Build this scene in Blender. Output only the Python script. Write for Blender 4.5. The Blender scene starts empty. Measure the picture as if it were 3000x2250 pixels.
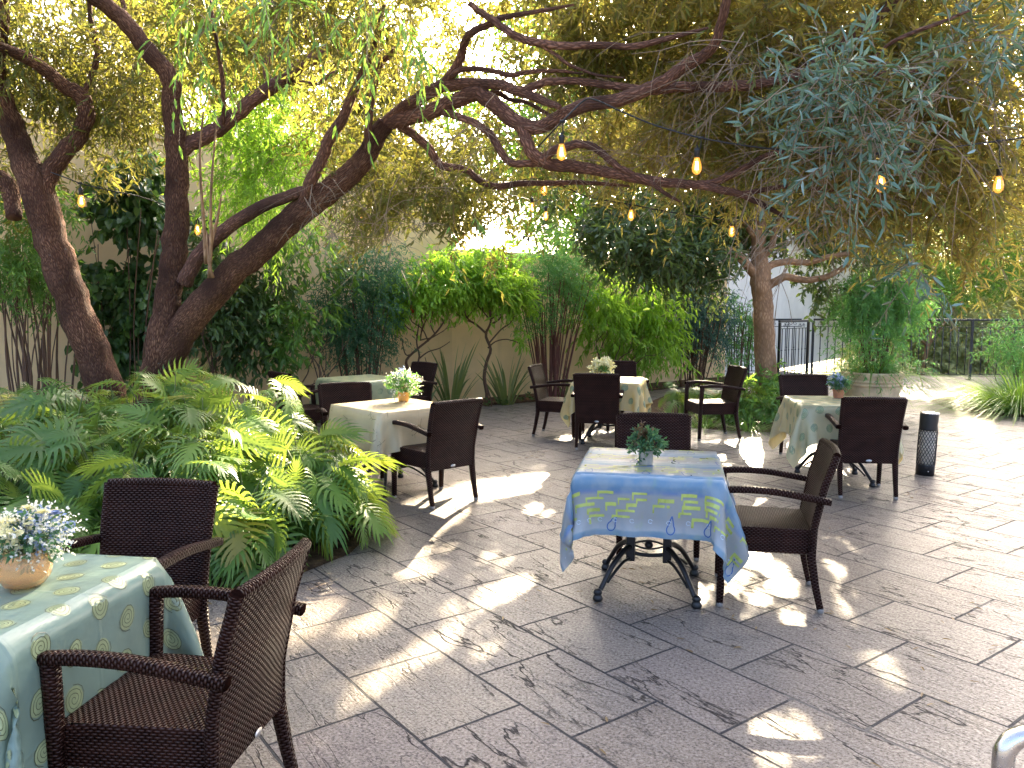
import bpy, bmesh, math, random
import numpy as np
from mathutils import Vector, Matrix, noise

R = math.radians
SC = bpy.context.scene
COL = SC.collection
RNG = np.random.default_rng(11)

# ------------------------------------------------------------------ camera geometry (metres, z up)
FPX, PITCH, CAMH = 2353.5, R(5.752), 1.663
cP, sP = math.cos(PITCH), math.sin(PITCH)
K = 3000 / 2212

def ray(u, v):
    X = (u - 1500) / FPX; Y = (v - 1125) / FPX
    return X, cP - Y * sP, -sP - Y * cP

def gnd(u, v, z=0.0):            # point on the level z under a line of sight (3000 px units)
    a, b, c = ray(u, v); t = (z - CAMH) / c
    return Vector((a * t, b * t, z))

def at(u, v, y):                 # point at distance y (2212 px units)
    a, b, c = ray(u * K, v * K); t = y / b
    return Vector((a * t, y, CAMH + c * t))

def gd(u, v, z=0.0):
    return gnd(u * K, v * K, z)

# sun
SUN_EL, SUN_AZ = R(26), R(14)
SDIR = Vector((math.sin(SUN_AZ) * math.cos(SUN_EL), math.cos(SUN_AZ) * math.cos(SUN_EL), math.sin(SUN_EL)))
COT = 1 / math.tan(SUN_EL)

# ------------------------------------------------------------------ object helpers
def link(o, parent=None):
    COL.objects.link(o)
    if parent is not None: o.parent = parent
    return o

def tag(o, label=None, cat=None, group=None, kind=None):
    if label: o['label'] = label
    if cat: o['category'] = cat
    if group: o['group'] = group
    if kind: o['kind'] = kind
    return o

def empty(name, loc=(0, 0, 0), rz=0, label=None, cat=None, group=None):
    o = bpy.data.objects.new(name, None)
    o.empty_display_size = .1
    o.location = loc; o.rotation_euler = (0, 0, rz)
    link(o)
    return tag(o, label, cat, group)

def copy_tree(o, parent=None):
    c = o.copy(); COL.objects.link(c)
    if parent is not None: c.parent = parent
    for ch in list(o.children): copy_tree(ch, c)
    return c

class MB:
    """collects polygons with uv and material index, then makes one mesh"""
    def __init__(s): s.v = []; s.f = []; s.uv = []; s.m = []; s.sm = []
    def add(s, verts, faces, uvs=None, mi=0, smooth=True):
        b = len(s.v); s.v += [tuple(p) for p in verts]
        for k, f in enumerate(faces):
            s.f.append([i + b for i in f]); s.m.append(mi); s.sm.append(smooth)
            if uvs is None: s.uv.append([(verts[i][0], verts[i][1]) for i in f])
            else: s.uv.append([uvs[k][j] for j in range(len(f))])
    def box(s, c, size, rot=None, mi=0, bevel=0):
        x, y, z = [d / 2 for d in size]
        b = bevel
        if b <= 0:
            vs = [Vector(p) for p in [(-x,-y,-z),(x,-y,-z),(x,y,-z),(-x,y,-z),(-x,-y,z),(x,-y,z),(x,y,z),(-x,y,z)]]
            fs = [(0,3,2,1),(4,5,6,7),(0,1,5,4),(1,2,6,5),(2,3,7,6),(3,0,4,7)]
        else:
            bm = bmesh.new(); bmesh.ops.create_cube(bm, size=1)
            for vv in bm.verts: vv.co = Vector((vv.co.x*2*x, vv.co.y*2*y, vv.co.z*2*z))
            bmesh.ops.bevel(bm, geom=bm.edges[:], offset=b, segments=2, affect='EDGES', profile=.6)
            bm.verts.index_update()
            vs = [v.co.copy() for v in bm.verts]; fs = [[v.index for v in f.verts] for f in bm.faces]; bm.free()
        M = Matrix.Translation(Vector(c))
        if rot is not None: M = M @ rot.to_4x4()
        vs2 = [M @ p for p in vs]
        uvs = []
        for f in fs:
            n = (vs[f[1]] - vs[f[0]]).cross(vs[f[2]] - vs[f[0]])
            a = max(range(3), key=lambda i: abs(n[i]))
            ia, ib = [(1, 2), (0, 2), (0, 1)][a]
            uvs.append([(vs[i][ia], vs[i][ib]) for i in f])
        s.add(vs2, fs, uvs, mi, smooth=False)
    def tube(s, pts, rad, sides=8, mi=0, cap=True, flat=1.0, square=0.0, up=None, rough=0.0, twist=0.0):
        pts = [Vector(p) for p in pts]; n = len(pts)
        if not hasattr(rad, '__len__'): rad = [rad] * n
        T = []
        for i in range(n):
            t = pts[min(i+1, n-1)] - pts[max(i-1, 0)]
            T.append(t.normalized() if t.length > 1e-9 else Vector((0,0,1)))
        ref = Vector(up) if up is not None else (Vector((0,0,1)) if abs(T[0].z) < .9 else Vector((1,0,0)))
        N = (ref - T[0] * ref.dot(T[0])).normalized()
        vs = []; L = 0; Ls = []
        for i in range(n):
            if i:
                N = (N - T[i] * N.dot(T[i])).normalized(); L += (pts[i]-pts[i-1]).length
            B = T[i].cross(N); Ls.append(L)
            for k in range(sides):
                a = 2*math.pi*(k+.5)/sides + twist * i
                ca, sa = math.cos(a), math.sin(a)
                if square > 0:
                    m = (abs(ca)**(2+6*square) + abs(sa)**(2+6*square)) ** (-1/(2+6*square))
                    ca *= m; sa *= m
                r = rad[i]
                if rough: r *= 1 + rough * noise.noise(Vector((ca*2.2, sa*2.2, L*3.0 + pts[0].x*7)) ) + rough*.5*noise.noise(Vector((ca*5, sa*5, L*9)))
                vs.append(pts[i] + (N*ca*flat + B*sa) * r)
        fs = []; uv = []
        for i in range(n-1):
            for k in range(sides):
                k2 = (k+1) % sides
                fs.append((i*sides+k, i*sides+k2, (i+1)*sides+k2, (i+1)*sides+k))
                p = 2*math.pi*max(rad[0], .004)
                uv.append([(k/sides*p, Ls[i]), ((k+1)/sides*p, Ls[i]), ((k+1)/sides*p, Ls[i+1]), (k/sides*p, Ls[i+1])])
        if cap:
            fs.append(tuple(range(sides-1, -1, -1))); uv.append([(0, 0)]*sides)
            fs.append(tuple((n-1)*sides+k for k in range(sides))); uv.append([(0, 0)]*sides)
        s.add(vs, fs, uv, mi)
    def lathe(s, prof, c=(0,0,0), seg=32, mi=0):
        c = Vector(c); n = len(prof); vs = []
        for (r, z) in prof:
            for k in range(seg):
                a = 2*math.pi*k/seg
                vs.append(c + Vector((r*math.cos(a), r*math.sin(a), z)))
        fs = []; uv = []
        for i in range(n-1):
            for k in range(seg):
                k2 = (k+1) % seg
                fs.append((i*seg+k, i*seg+k2, (i+1)*seg+k2, (i+1)*seg+k))
                r = max(prof[i][0], .01); q = 2*math.pi*r
                uv.append([(k/seg*q, prof[i][1]), ((k+1)/seg*q, prof[i][1]), ((k+1)/seg*q, prof[i+1][1]), (k/seg*q, prof[i+1][1])])
        if prof[0][0] > 1e-4: fs.append(tuple(range(seg-1, -1, -1))); uv.append([(0,0)]*seg)
        if prof[-1][0] > 1e-4: fs.append(tuple((n-1)*seg+k for k in range(seg))); uv.append([(0,0)]*seg)
        s.add(vs, fs, uv, mi)
    def build(s, name, mat, parent=None):
        me = bpy.data.meshes.new(name)
        me.from_pydata(s.v, [], s.f)
        mats = mat if isinstance(mat, (list, tuple)) else [mat]
        for m in mats: me.materials.append(m)
        me.polygons.foreach_set('material_index', s.m)
        me.polygons.foreach_set('use_smooth', s.sm)
        ul = me.uv_layers.new(name='UVMap')
        ul.data.foreach_set('uv', [c for f in s.uv for p in f for c in p])
        me.update()
        return link(bpy.data.objects.new(name, me), parent)

def smooth_path(pts, rad=None, sub=4):
    """Catmull-Rom through points (and radii)"""
    P = [Vector(p) for p in pts]
    if rad is not None and not hasattr(rad, '__len__'): rad = [rad]*len(P)
    out = []; ro = []
    for i in range(len(P)-1):
        p0 = P[max(i-1, 0)]; p1 = P[i]; p2 = P[i+1]; p3 = P[min(i+2, len(P)-1)]
        for k in range(sub):
            t = k/sub
            out.append(.5*((2*p1) + (p2-p0)*t + (2*p0-5*p1+4*p2-p3)*t*t + (-p0+3*p1-3*p2+p3)*t**3))
            if rad is not None: ro.append(rad[i]*(1-t) + rad[i+1]*t)
    out.append(P[-1])
    if rad is not None: ro.append(rad[-1]); return out, ro
    return out

def np_mesh(name, verts, loops, sizes, mat, parent=None, smooth=False, rnd=None, mats=None, mi=None):
    me = bpy.data.meshes.new(name)
    nv = len(verts); me.vertices.add(nv); me.vertices.foreach_set('co', np.asarray(verts, dtype=np.float32).ravel())
    loops = np.asarray(loops, dtype=np.int32).ravel(); sizes = np.asarray(sizes, dtype=np.int32)
    me.loops.add(len(loops)); me.loops.foreach_set('vertex_index', loops)
    me.polygons.add(len(sizes)); starts = np.concatenate([[0], np.cumsum(sizes)[:-1]]).astype(np.int32)
    me.polygons.foreach_set('loop_start', starts)
    try: me.polygons.foreach_set('loop_total', sizes)
    except Exception: pass
    for m in (mats or [mat]): me.materials.append(m)
    if mi is not None: me.polygons.foreach_set('material_index', np.asarray(mi, dtype=np.int32))
    if smooth: me.polygons.foreach_set('use_smooth', np.ones(len(sizes), dtype=bool))
    if rnd is not None:
        a = me.attributes.new('rnd', 'FLOAT', 'FACE'); a.data.foreach_set('value', np.asarray(rnd, dtype=np.float32))
    me.update(calc_edges=True); me.validate()
    return link(bpy.data.objects.new(name, me), parent)

# ------------------------------------------------------------------ materials
def newmat(name):
    m = bpy.data.materials.new(name); m.use_nodes = True
    nt = m.node_tree; nt.nodes.clear()
    out = nt.nodes.new('ShaderNodeOutputMaterial')
    return m, nt, out

class G:
    """tiny node graph helper"""
    def __init__(s, nt): s.nt = nt
    def n(s, t, **kw):
        nd = s.nt.nodes.new(t)
        for k, v in kw.items(): setattr(nd, k, v)
        return nd
    def l(s, a, b): s.nt.links.new(a, b)
    def val(s, sock, x):
        if hasattr(x, 'is_linked'): s.l(x, sock)
        else: sock.default_value = x
    def math(s, op, a, b=None, c=None, clamp=False):
        nd = s.n('ShaderNodeMath', operation=op); nd.use_clamp = clamp
        s.val(nd.inputs[0], a)
        if b is not None: s.val(nd.inputs[1], b)
        if c is not None: s.val(nd.inputs[2], c)
        return nd.outputs[0]
    def mix(s, f, a, b, blend='MIX'):
        nd = s.n('ShaderNodeMix', data_type='RGBA', blend_type=blend)
        s.val(nd.inputs[0], f)
        for i, x in ((6, a), (7, b)):
            if hasattr(x, 'is_linked'): s.l(x, nd.inputs[i])
            else: nd.inputs[i].default_value = (*x, 1) if len(x) == 3 else x
        return nd.outputs[2]
    def noise(s, vec, scale, detail=3, rough=.55, dist=0, out=0):
        nd = s.n('ShaderNodeTexNoise'); nd.inputs['Scale'].default_value = scale
        nd.inputs['Detail'].default_value = detail; nd.inputs['Roughness'].default_value = rough; nd.inputs['Distortion'].default_value = dist
        if vec is not None: s.l(vec, nd.inputs['Vector'])
        return nd.outputs[out]
    def ramp(s, f, stops):
        nd = s.n('ShaderNodeValToRGB'); cr = nd.color_ramp
        while len(cr.elements) < len(stops): cr.elements.new(.5)
        for e, (p, c) in zip(cr.elements, stops): e.position = p; e.color = (*c, 1) if len(c) == 3 else c
        s.l(f, nd.inputs[0]); return nd.outputs[0]
    def rng(s, x, a, b, c=0, d=1):
        nd = s.n('ShaderNodeMapRange'); s.l(x, nd.inputs[0])
        for i, q in enumerate((a, b, c, d)): nd.inputs[i+1].default_value = q
        return nd.outputs[0]
    def mapping(s, vec, scale=(1,1,1), rot=(0,0,0), loc=(0,0,0)):
        nd = s.n('ShaderNodeMapping'); s.l(vec, nd.inputs[0])
        nd.inputs['Scale'].default_value = scale; nd.inputs['Rotation'].default_value = rot; nd.inputs['Location'].default_value = loc
        return nd.outputs[0]
    def bump(s, h, strength=.5, dist=.01):
        nd = s.n('ShaderNodeBump'); nd.inputs['Strength'].default_value = strength; nd.inputs['Distance'].default_value = dist
        s.l(h, nd.inputs['Height']); return nd.outputs[0]
    def pr(s, col, rough=.6, spec=.5, metal=0, normal=None, **kw):
        nd = s.n('ShaderNodeBsdfPrincipled')
        s.val(nd.inputs['Base Color'], col if hasattr(col, 'is_linked') else (*col, 1))
        s.val(nd.inputs['Roughness'], rough); s.val(nd.inputs['Specular IOR Level'], spec); nd.inputs['Metallic'].default_value = metal
        if normal is not None: s.l(normal, nd.inputs['Normal'])
        for k, v in kw.items(): s.val(nd.inputs[k.replace('_', ' ')], v)
        return nd.outputs[0]

def coords(g, kind='Object'):
    return g.n('ShaderNodeTexCoord').outputs[kind]

def simple(name, col, rough=.6, metal=0, spec=.5, var=.25, scale=12, bump=.15, bd=.004):
    m, nt, out = newmat(name); g = G(nt); co = coords(g)
    nz = g.noise(co, scale, 4)
    c = g.mix(g.rng(nz, .3, .7), tuple(x*(1-var) for x in col), tuple(min(1, x*(1+var)) for x in col))
    s = g.pr(c, g.rng(nz, .3, .7, rough*.85, min(1, rough*1.15)), spec, metal, g.bump(g.noise(co, scale*6, 3), bump, bd))
    g.l(s, out.inputs[0]); return m

def leaf_mat(name, stops, tcol, tfac=.45, rough=.42, spec=.45):
    """stops: ramp of leaf base colours over the per-leaf random value; tcol: tint seen when light passes through"""
    m, nt, out = newmat(name); g = G(nt)
    a = g.n('ShaderNodeAttribute', attribute_name='rnd').outputs['Fac']
    c = g.ramp(a, stops)
    s = g.pr(c, rough, spec)
    t = g.n('ShaderNodeBsdfTranslucent')
    tc = g.mix(.45, c, tcol)
    g.l(tc, t.inputs[0])
    mx = g.n('ShaderNodeMixShader'); mx.inputs[0].default_value = tfac
    g.l(s, mx.inputs[1]); g.l(t.outputs[0], mx.inputs[2]); g.l(mx.outputs[0], out.inputs[0])
    return m

def bark_mat(name, dark, light, sx=60, sy=9, bd=.02, rough=.85):
    m, nt, out = newmat(name); g = G(nt)
    uv = coords(g, 'UV'); ob = coords(g, 'Object')
    d = g.noise(ob, 6, 3, out=1)
    mv = g.n('ShaderNodeVectorMath', operation='MULTIPLY_ADD'); g.l(d, mv.inputs[0]); mv.inputs[1].default_value = (.016, .03, .016); g.l(uv, mv.inputs[2])
    v = g.mapping(mv.outputs[0], (sx, sy, 1))
    vo = g.n('ShaderNodeTexVoronoi', feature='DISTANCE_TO_EDGE'); g.l(v, vo.inputs['Vector']); vo.inputs['Scale'].default_value = .5
    fi = g.n('ShaderNodeTexNoise'); g.l(v, fi.inputs['Vector']); fi.inputs['Scale'].default_value = 1.3; fi.inputs['Detail'].default_value = 6
    h = g.math('ADD', g.rng(vo.outputs['Distance'], 0, .35), g.math('MULTIPLY', fi.outputs[0], .8))
    c = g.mix(g.rng(h, .5, 1.3), dark, light)
    li = g.math('GREATER_THAN', g.noise(ob, 22, 4, .7), .68)
    c = g.mix(g.math('MULTIPLY', li, .5), c, (.33, .31, .27))
    c = g.mix(g.rng(g.noise(ob, 2.5, 2), .35, .7), c, tuple(x*.55 for x in dark))
    g.l(g.pr(c, rough, .25, 0, g.bump(h, 1.0, bd)), out.inputs[0]); return m

def weave_mat(name, dark, light, row=.0095, col=.024):
    m, nt, out = newmat(name); g = G(nt)
    sep = g.n('ShaderNodeSeparateXYZ'); g.l(coords(g, 'UV'), sep.inputs[0])
    u, v = sep.outputs[0], sep.outputs[1]
    vr = g.math('DIVIDE', v, row); fl = g.math('FLOOR', vr)
    par = g.math('MODULO', g.math('ABSOLUTE', fl), 2)
    a = g.math('ADD', g.math('MULTIPLY', u, math.pi/col), g.math('MULTIPLY', par, math.pi/2))
    h1 = g.math('POWER', g.math('ABSOLUTE', g.math('SINE', a)), .6)
    h2 = g.math('POWER', g.math('ABSOLUTE', g.math('SINE', g.math('MULTIPLY', g.math('FRACT', vr), math.pi))), .5)
    h = g.math('MULTIPLY', h1, h2)
    nz = g.noise(coords(g, 'Object'), 9, 3)
    c = g.mix(g.math('MULTIPLY', h, .9), dark, light)
    c = g.mix(g.rng(nz, .35, .75, 0, .5), c, tuple(x*1.5 for x in light))
    wn = g.n('ShaderNodeTexWhiteNoise', noise_dimensions='1D'); g.l(fl, wn.inputs[1])
    c = g.mix(g.math('MULTIPLY', wn.outputs[0], .35), c, tuple(x*.5 for x in dark))
    g.l(g.pr(c, .34, g.math('MULTIPLY', g.math('POWER', h, 3.0), .42), 0, g.bump(h, 1.0, .008)), out.inputs[0]); return m

def slab_mat():
    m, nt, out = newmat('stamped_stone_slabs'); g = G(nt)
    ob = coords(g, 'Object')
    th = R(53.4)
    # rotate so x runs along the slab rows
    rot = g.mapping(ob, (1, 1, 1), (0, 0, th))
    off = g.n('ShaderNodeVectorMath', operation='ADD'); g.l(rot, off.inputs[0]); off.inputs[1].default_value = (SLAB_OX, SLAB_OY, 0)
    wob = g.n('ShaderNodeVectorMath', operation='MULTIPLY_ADD'); g.l(g.noise(ob, 3.5, 3, out=1), wob.inputs[0]); wob.inputs[1].default_value = (.012, .012, 0); g.l(off.outputs[0], wob.inputs[2])
    b = g.n('ShaderNodeTexBrick'); b.offset = .5; b.squash = 1
    g.l(wob.outputs[0], b.inputs['Vector'])
    b.inputs['Scale'].default_value = 1; b.inputs['Brick Width'].default_value = .645; b.inputs['Row Height'].default_value = .478
    b.inputs['Mortar Size'].default_value = .0075; b.inputs['Mortar Smooth'].default_value = .35; b.inputs['Bias'].default_value = 0
    b.inputs['Color1'].default_value = (0, 0, 0, 1); b.inputs['Color2'].default_value = (1, 1, 1, 1); b.inputs['Mortar'].default_value = (.5, .5, .5, 1)
    rid = g.n('ShaderNodeSeparateColor'); g.l(b.outputs['Color'], rid.inputs[0]); rid = rid.outputs[0]
    mort = b.outputs['Fac']
    # per slab shifted coordinates, stretched along the row
    sh = g.n('ShaderNodeCombineXYZ'); g.l(g.math('MULTIPLY', rid, 37), sh.inputs[0]); g.l(g.math('MULTIPLY', rid, 91), sh.inputs[1]); g.l(g.math('MULTIPLY', rid, 17), sh.inputs[2])
    sv = g.n('ShaderNodeVectorMath', operation='ADD'); g.l(rot, sv.inputs[0]); g.l(sh.outputs[0], sv.inputs[1])
    st = g.mapping(sv.outputs[0], (.75, 2.9, 1), (0, 0, R(14)))
    n1 = g.noise(st, 1.5, 5, .52, .25)
    crack = g.rng(g.math('ABSOLUTE', g.math('SUBTRACT', n1, .5)), .0025, .011, 1, 0)
    n2 = g.noise(st, 3.4, 5, .55, .4)
    crack2 = g.math('MULTIPLY', g.rng(g.math('ABSOLUTE', g.math('SUBTRACT', n2, .56)), 0, .012, 1, 0), .55)
    gate = g.rng(g.noise(sv.outputs[0], 2.0, 2), .40, .52)
    cr = g.math('MULTIPLY', g.math('MAXIMUM', crack, crack2), g.rng(gate, 0, 1, .2, .95), clamp=True)
    grain = g.noise(ob, 75, 6, .78)
    mid = g.noise(sv.outputs[0], 9, 5, .65)
    base = g.ramp(rid, [(0, (.160, .130, .105)), (.3, (.205, .170, .134)), (.6, (.150, .130, .114)), (.85, (.235, .196, .15)), (1, (.132, .105, .105))])
    c = g.mix(g.rng(mid, .3, .7, 0, .6), base, (.235, .20, .165))
    c = g.mix(g.rng(g.noise(ob, .7, 3), .4, .7, 0, .5), c, (.115, .092, .08))
    c = g.mix(g.rng(grain, .50, .62, 0, .85), c, (.04, .033, .029))
    c = g.mix(g.rng(grain, .47, .36, 0, .5), c, (.38, .345, .30))
    c = g.mix(g.math('MULTIPLY', cr, .92), c, (.022, .02, .02))
    mdark = g.mix(g.math('GREATER_THAN', g.noise(ob, 1.1, 2), .6), (.035, .034, .036), (.12, .11, .10))
    c = g.mix(mort, c, mdark)
    h = g.math('ADD', g.math('MULTIPLY', n1, .5), g.math('MULTIPLY', g.noise(st, 12, 5, .6), .35))
    h = g.math('SUBTRACT', h, g.math('MULTIPLY', cr, .35))
    h = g.math('ADD', h, g.math('MULTIPLY', grain, .10))
    h = g.math('SUBTRACT', h, g.math('MULTIPLY', mort, .8))
    ro = g.math('ADD', g.rng(mid, .3, .7, .34, .5), g.math('MULTIPLY', mort, .3))
    sp = g.math('MULTIPLY', g.rng(grain, .40, .62, .42, .05), g.math('SUBTRACT', 1, g.math('MULTIPLY', cr, .9)))
    g.l(g.pr(c, ro, sp, 0, g.bump(h, .85, .018)), out.inputs[0]); return m

# phase of the slab pattern:  along-row s and across-row n as measured on the ground
SLAB_OX, SLAB_OY = 0.0, 0.0
_s0, _n0 = -3.506, 2.417     # a joint start in the row above the line n = 2.417
# rotated coords: x' = x cos - y sin ; y' = x sin + y cos  with th = 53.4 deg  ->  (s, n)
SLAB_OY = -(_n0) + .478 * 8          # row boundary on multiples of .478
SLAB_OX = -(_s0) + .645 * 10

def plaster_mat(name, col, dirt):
    m, nt, out = newmat(name); g = G(nt); ob = coords(g)
    n1 = g.noise(ob, 1.2, 5, .6); n2 = g.noise(g.mapping(ob, (3, 3, .35)), 2.5, 4)
    c = g.mix(g.rng(n1, .35, .7), col, tuple(x*.82 for x in col))
    c = g.mix(g.rng(n2, .52, .75, 0, .45), c, dirt)
    g.l(g.pr(c, .85, .2, 0, g.bump(g.noise(ob, 55, 5), .35, .004)), out.inputs[0]); return m

def soil_mat():
    m, nt, out = newmat('leaf_litter_soil'); g = G(nt); ob = coords(g)
    v = g.n('ShaderNodeTexVoronoi'); g.l(ob, v.inputs['Vector']); v.inputs['Scale'].default_value = 38
    c = g.mix(v.outputs['Distance'], (.06, .036, .02), (.13, .085, .045))
    c = g.mix(g.rng(g.noise(ob, 9, 4), .45, .65), c, (.035, .022, .014))
    g.l(g.pr(c, .95, .1, 0, g.bump(g.noise(ob, 40, 5), 1, .03)), out.inputs[0]); return m

M = {}
M['slab'] = slab_mat()
M['soil'] = soil_mat()
M['terrain'] = simple('dry_grassy_ground', (.10, .10, .045), .95, var=.4, scale=3)
M['ochre'] = plaster_mat('ochre_plaster', (.86, .62, .33), (.60, .42, .23))
M['white'] = plaster_mat('white_plaster', (.78, .76, .72), (.6, .58, .53))
M['coping'] = simple('stone_coping', (.5, .42, .3), .8)
M['weave'] = weave_mat('brown_rattan_weave', (.004, .0018, .0015), (.046, .018, .0125))
M['cap'] = simple('grey_plastic_cap', (.24, .22, .20), .5)
M['badge'] = simple('dull_silver_badge', (.55, .54, .52), .35, .7)
M['iron'] = simple('black_cast_iron', (.012, .012, .013), .38, .3, bump=.3, bd=.002)
M['railblack'] = simple('black_painted_steel', (.014, .015, .018), .4, .2)
M['top'] = simple('table_board', (.10, .06, .04), .5)
M['bark'] = bark_mat('fissured_red_brown_bark', (.095, .038, .022), (.42, .215, .125), 120, 34, .018)
M['limb'] = bark_mat('smooth_reddish_bark', (.065, .030, .022), (.20, .10, .07), 70, 14, .008, .7)
M['tanbark'] = bark_mat('smooth_tan_bark', (.30, .17, .09), (.50, .31, .18), 40, 22, .004, .75)
M['twig'] = simple('reddish_twigs', (.15, .085, .055), .8)
M['greytwig'] = simple('pale_dry_twigs', (.26, .19, .13), .8)
M['brownstem'] = simple('brown_shrub_stems', (.11, .06, .035), .85, scale=30)
M['greenstem'] = simple('green_leaf_stalks', (.10, .13, .035), .6)
M['cable'] = simple('black_rubber_cable', (.012, .012, .014), .5)
M['steel'] = simple('brushed_stainless_steel', (.62, .60, .57), .26, 1.0, var=.05, scale=60, bump=.03)
M['terracotta'] = simple('terracotta_clay', (.40, .17, .09), .8)
M['stonepot'] = simple('sandstone_planter', (.58, .44, .27), .82, scale=5, bump=.3)
M['greypot'] = simple('grey_cement_pot', (.36, .33, .28), .8)
M['orangepot'] = simple('orange_glazed_pot', (.62, .30, .07), .4)
M['petalw'] = leaf_mat('white_petals', [(0, (.72, .70, .58)), (1, (.85, .84, .78))], (.9, .9, .7), .4)
M['petaly'] = leaf_mat('cream_petals', [(0, (.75, .68, .35)), (1, (.85, .82, .6))], (.9, .9, .5), .4)
M['petalb'] = leaf_mat('blue_grey_petals', [(0, (.14, .2, .36)), (1, (.42, .52, .66))], (.4, .5, .7), .3)
M['petalr'] = leaf_mat('red_petals', [(0, (.6, .06, .03)), (1, (.75, .12, .06))], (.8, .2, .1), .4)
L_ = leaf_mat
M['willow'] = L_('narrow_olive_leaves', [(0, (.15, .085, .028)), (.2, (.25, .18, .05)), (.5, (.22, .20, .052)), (.7, (.11, .145, .04)), (.85, (.12, .20, .05)), (1, (.19, .25, .13))], (.60, .50, .08), .55, .36, .5)
M['willowf'] = L_('sky_sheen_front_leaves', [(0, (.12, .09, .03)), (.25, (.06, .11, .05)), (.6, (.11, .21, .16)), (.85, (.20, .33, .29)), (1, (.32, .45, .43))], (.2, .3, .06), .28, .27, .75)  # pale blue sheen of the sky painted into the leaf ramp
M['willowy'] = L_('yellow_green_leaves', [(0, (.125, .085, .024)), (.5, (.095, .105, .024)), (1, (.075, .135, .03))], (.40, .37, .05), .52)
M['broad'] = L_('dark_broad_leaves', [(0, (0.048, 0.083, 0.030)), (.6, (0.078, 0.144, 0.048)), (.92, (0.131, 0.217, 0.065)), (1, (0.348, 0.479, 0.065))], (.28, .36, .04), .36, .35, .5)
M['lime'] = L_('lime_green_leaves', [(0, (0.136, 0.271, 0.031)), (.6, (0.246, 0.468, 0.049)), (1, (0.394, 0.591, 0.074))], (.55, .8, .06), .5, .4)
M['limed'] = L_('mid_green_leaves', [(0, (0.070, 0.155, 0.031)), (.7, (0.109, 0.248, 0.047)), (1, (0.217, 0.342, 0.047))], (.35, .55, .05), .45, .4)
M['nandina'] = L_('fine_blue_green_leaves', [(0, (0.045, 0.113, 0.061)), (.7, (0.068, 0.177, 0.089)), (1, (0.161, 0.241, 0.081))], (.15, .35, .08), .4)
M['nandinag'] = L_('fine_fresh_green_leaves', [(0, (0.087, 0.217, 0.065)), (.7, (0.160, 0.377, 0.102)), (.93, (0.174, 0.319, 0.072)), (1, (0.507, 0.232, 0.102))], (.25, .5, .08), .42)
M['bluish'] = L_('dark_blue_green_leaves', [(0, (0.033, 0.075, 0.063)), (.7, (0.053, 0.128, 0.105)), (1, (0.105, 0.194, 0.149))], (.1, .25, .12), .35)
M['heart'] = L_('dark_heart_leaves', [(0, (0.034, 0.078, 0.024)), (.7, (0.059, 0.129, 0.038)), (1, (0.155, 0.259, 0.052))], (.2, .35, .04), .35, .35, .5)
M['philo'] = L_('glossy_lobed_leaves', [(0, (.06, .135, .03)), (.6, (.095, .21, .042)), (.92, (.17, .29, .05)), (.965, (.30, .30, .06)), (1, (.22, .14, .05))], (.55, .66, .06), .42, .40, .38)
M['strap'] = L_('strappy_leaves', [(0, (.085, .125, .04)), (.6, (.14, .20, .06)), (1, (.28, .27, .11))], (.4, .45, .1), .35, .4)
M['grass'] = L_('bright_grass_blades', [(0, (.05, .13, .02)), (.6, (.09, .22, .03)), (1, (.2, .28, .04))], (.4, .6, .06), .42, .4)
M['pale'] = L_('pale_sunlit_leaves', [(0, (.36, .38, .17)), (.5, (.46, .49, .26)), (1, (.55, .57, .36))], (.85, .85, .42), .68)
M['backg'] = L_('sunlit_yellow_green_leaves', [(0, (.125, .088, .022)), (.5, (.10, .105, .026)), (1, (.08, .13, .035))], (.40, .36, .06), .5)
M['golden'] = L_('golden_olive_leaves', [(0, (.24, .165, .045)), (.5, (.19, .175, .05)), (1, (.12, .175, .05))], (.58, .52, .08), .55)
M['weed'] = L_('small_weed_leaves', [(0, (.03, .07, .02)), (1, (.08, .14, .03))], (.2, .4, .05), .35)

# ------------------------------------------------------------------ lit patches: gaps in the crowns through which the sun reaches the terrace
LIT = []                                    # polygons / capsules in ground-projected coordinates
def proj_xy(p):
    return (p[0] - p[2]*COT*math.sin(SUN_AZ), p[1] - p[2]*COT*math.cos(SUN_AZ))
def lit_poly(pts): LIT.append(('p', np.array([proj_xy(p) for p in pts])))
def lit_cap(a, b, r): LIT.append(('c', np.array(proj_xy(a)), np.array(proj_xy(b)), r))
def in_lit(P, grow=0.0):
    x = P[:, 0] - P[:, 2]*COT*math.sin(SUN_AZ); y = P[:, 1] - P[:, 2]*COT*math.cos(SUN_AZ)
    res = np.zeros(len(P), bool)
    for L in LIT:
        if L[0] == 'p':
            q = L[1]; ins = np.zeros(len(P), bool); j = len(q)-1
            for i in range(len(q)):
                c = ((q[i, 1] > y) != (q[j, 1] > y)) & (x < (q[j, 0]-q[i, 0])*(y-q[i, 1])/(q[j, 1]-q[i, 1]+1e-12)+q[i, 0])
                ins ^= c; j = i
            res |= ins
        else:
            a, b, r = L[1], L[2], L[3]; d = b-a; dd = max(d @ d, 1e-9)
            t = np.clip(((x-a[0])*d[0]+(y-a[1])*d[1])/dd, 0, 1)
            res |= (x-a[0]-t*d[0])**2+(y-a[1]-t*d[1])**2 < (r+grow)**2
    return res

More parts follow.
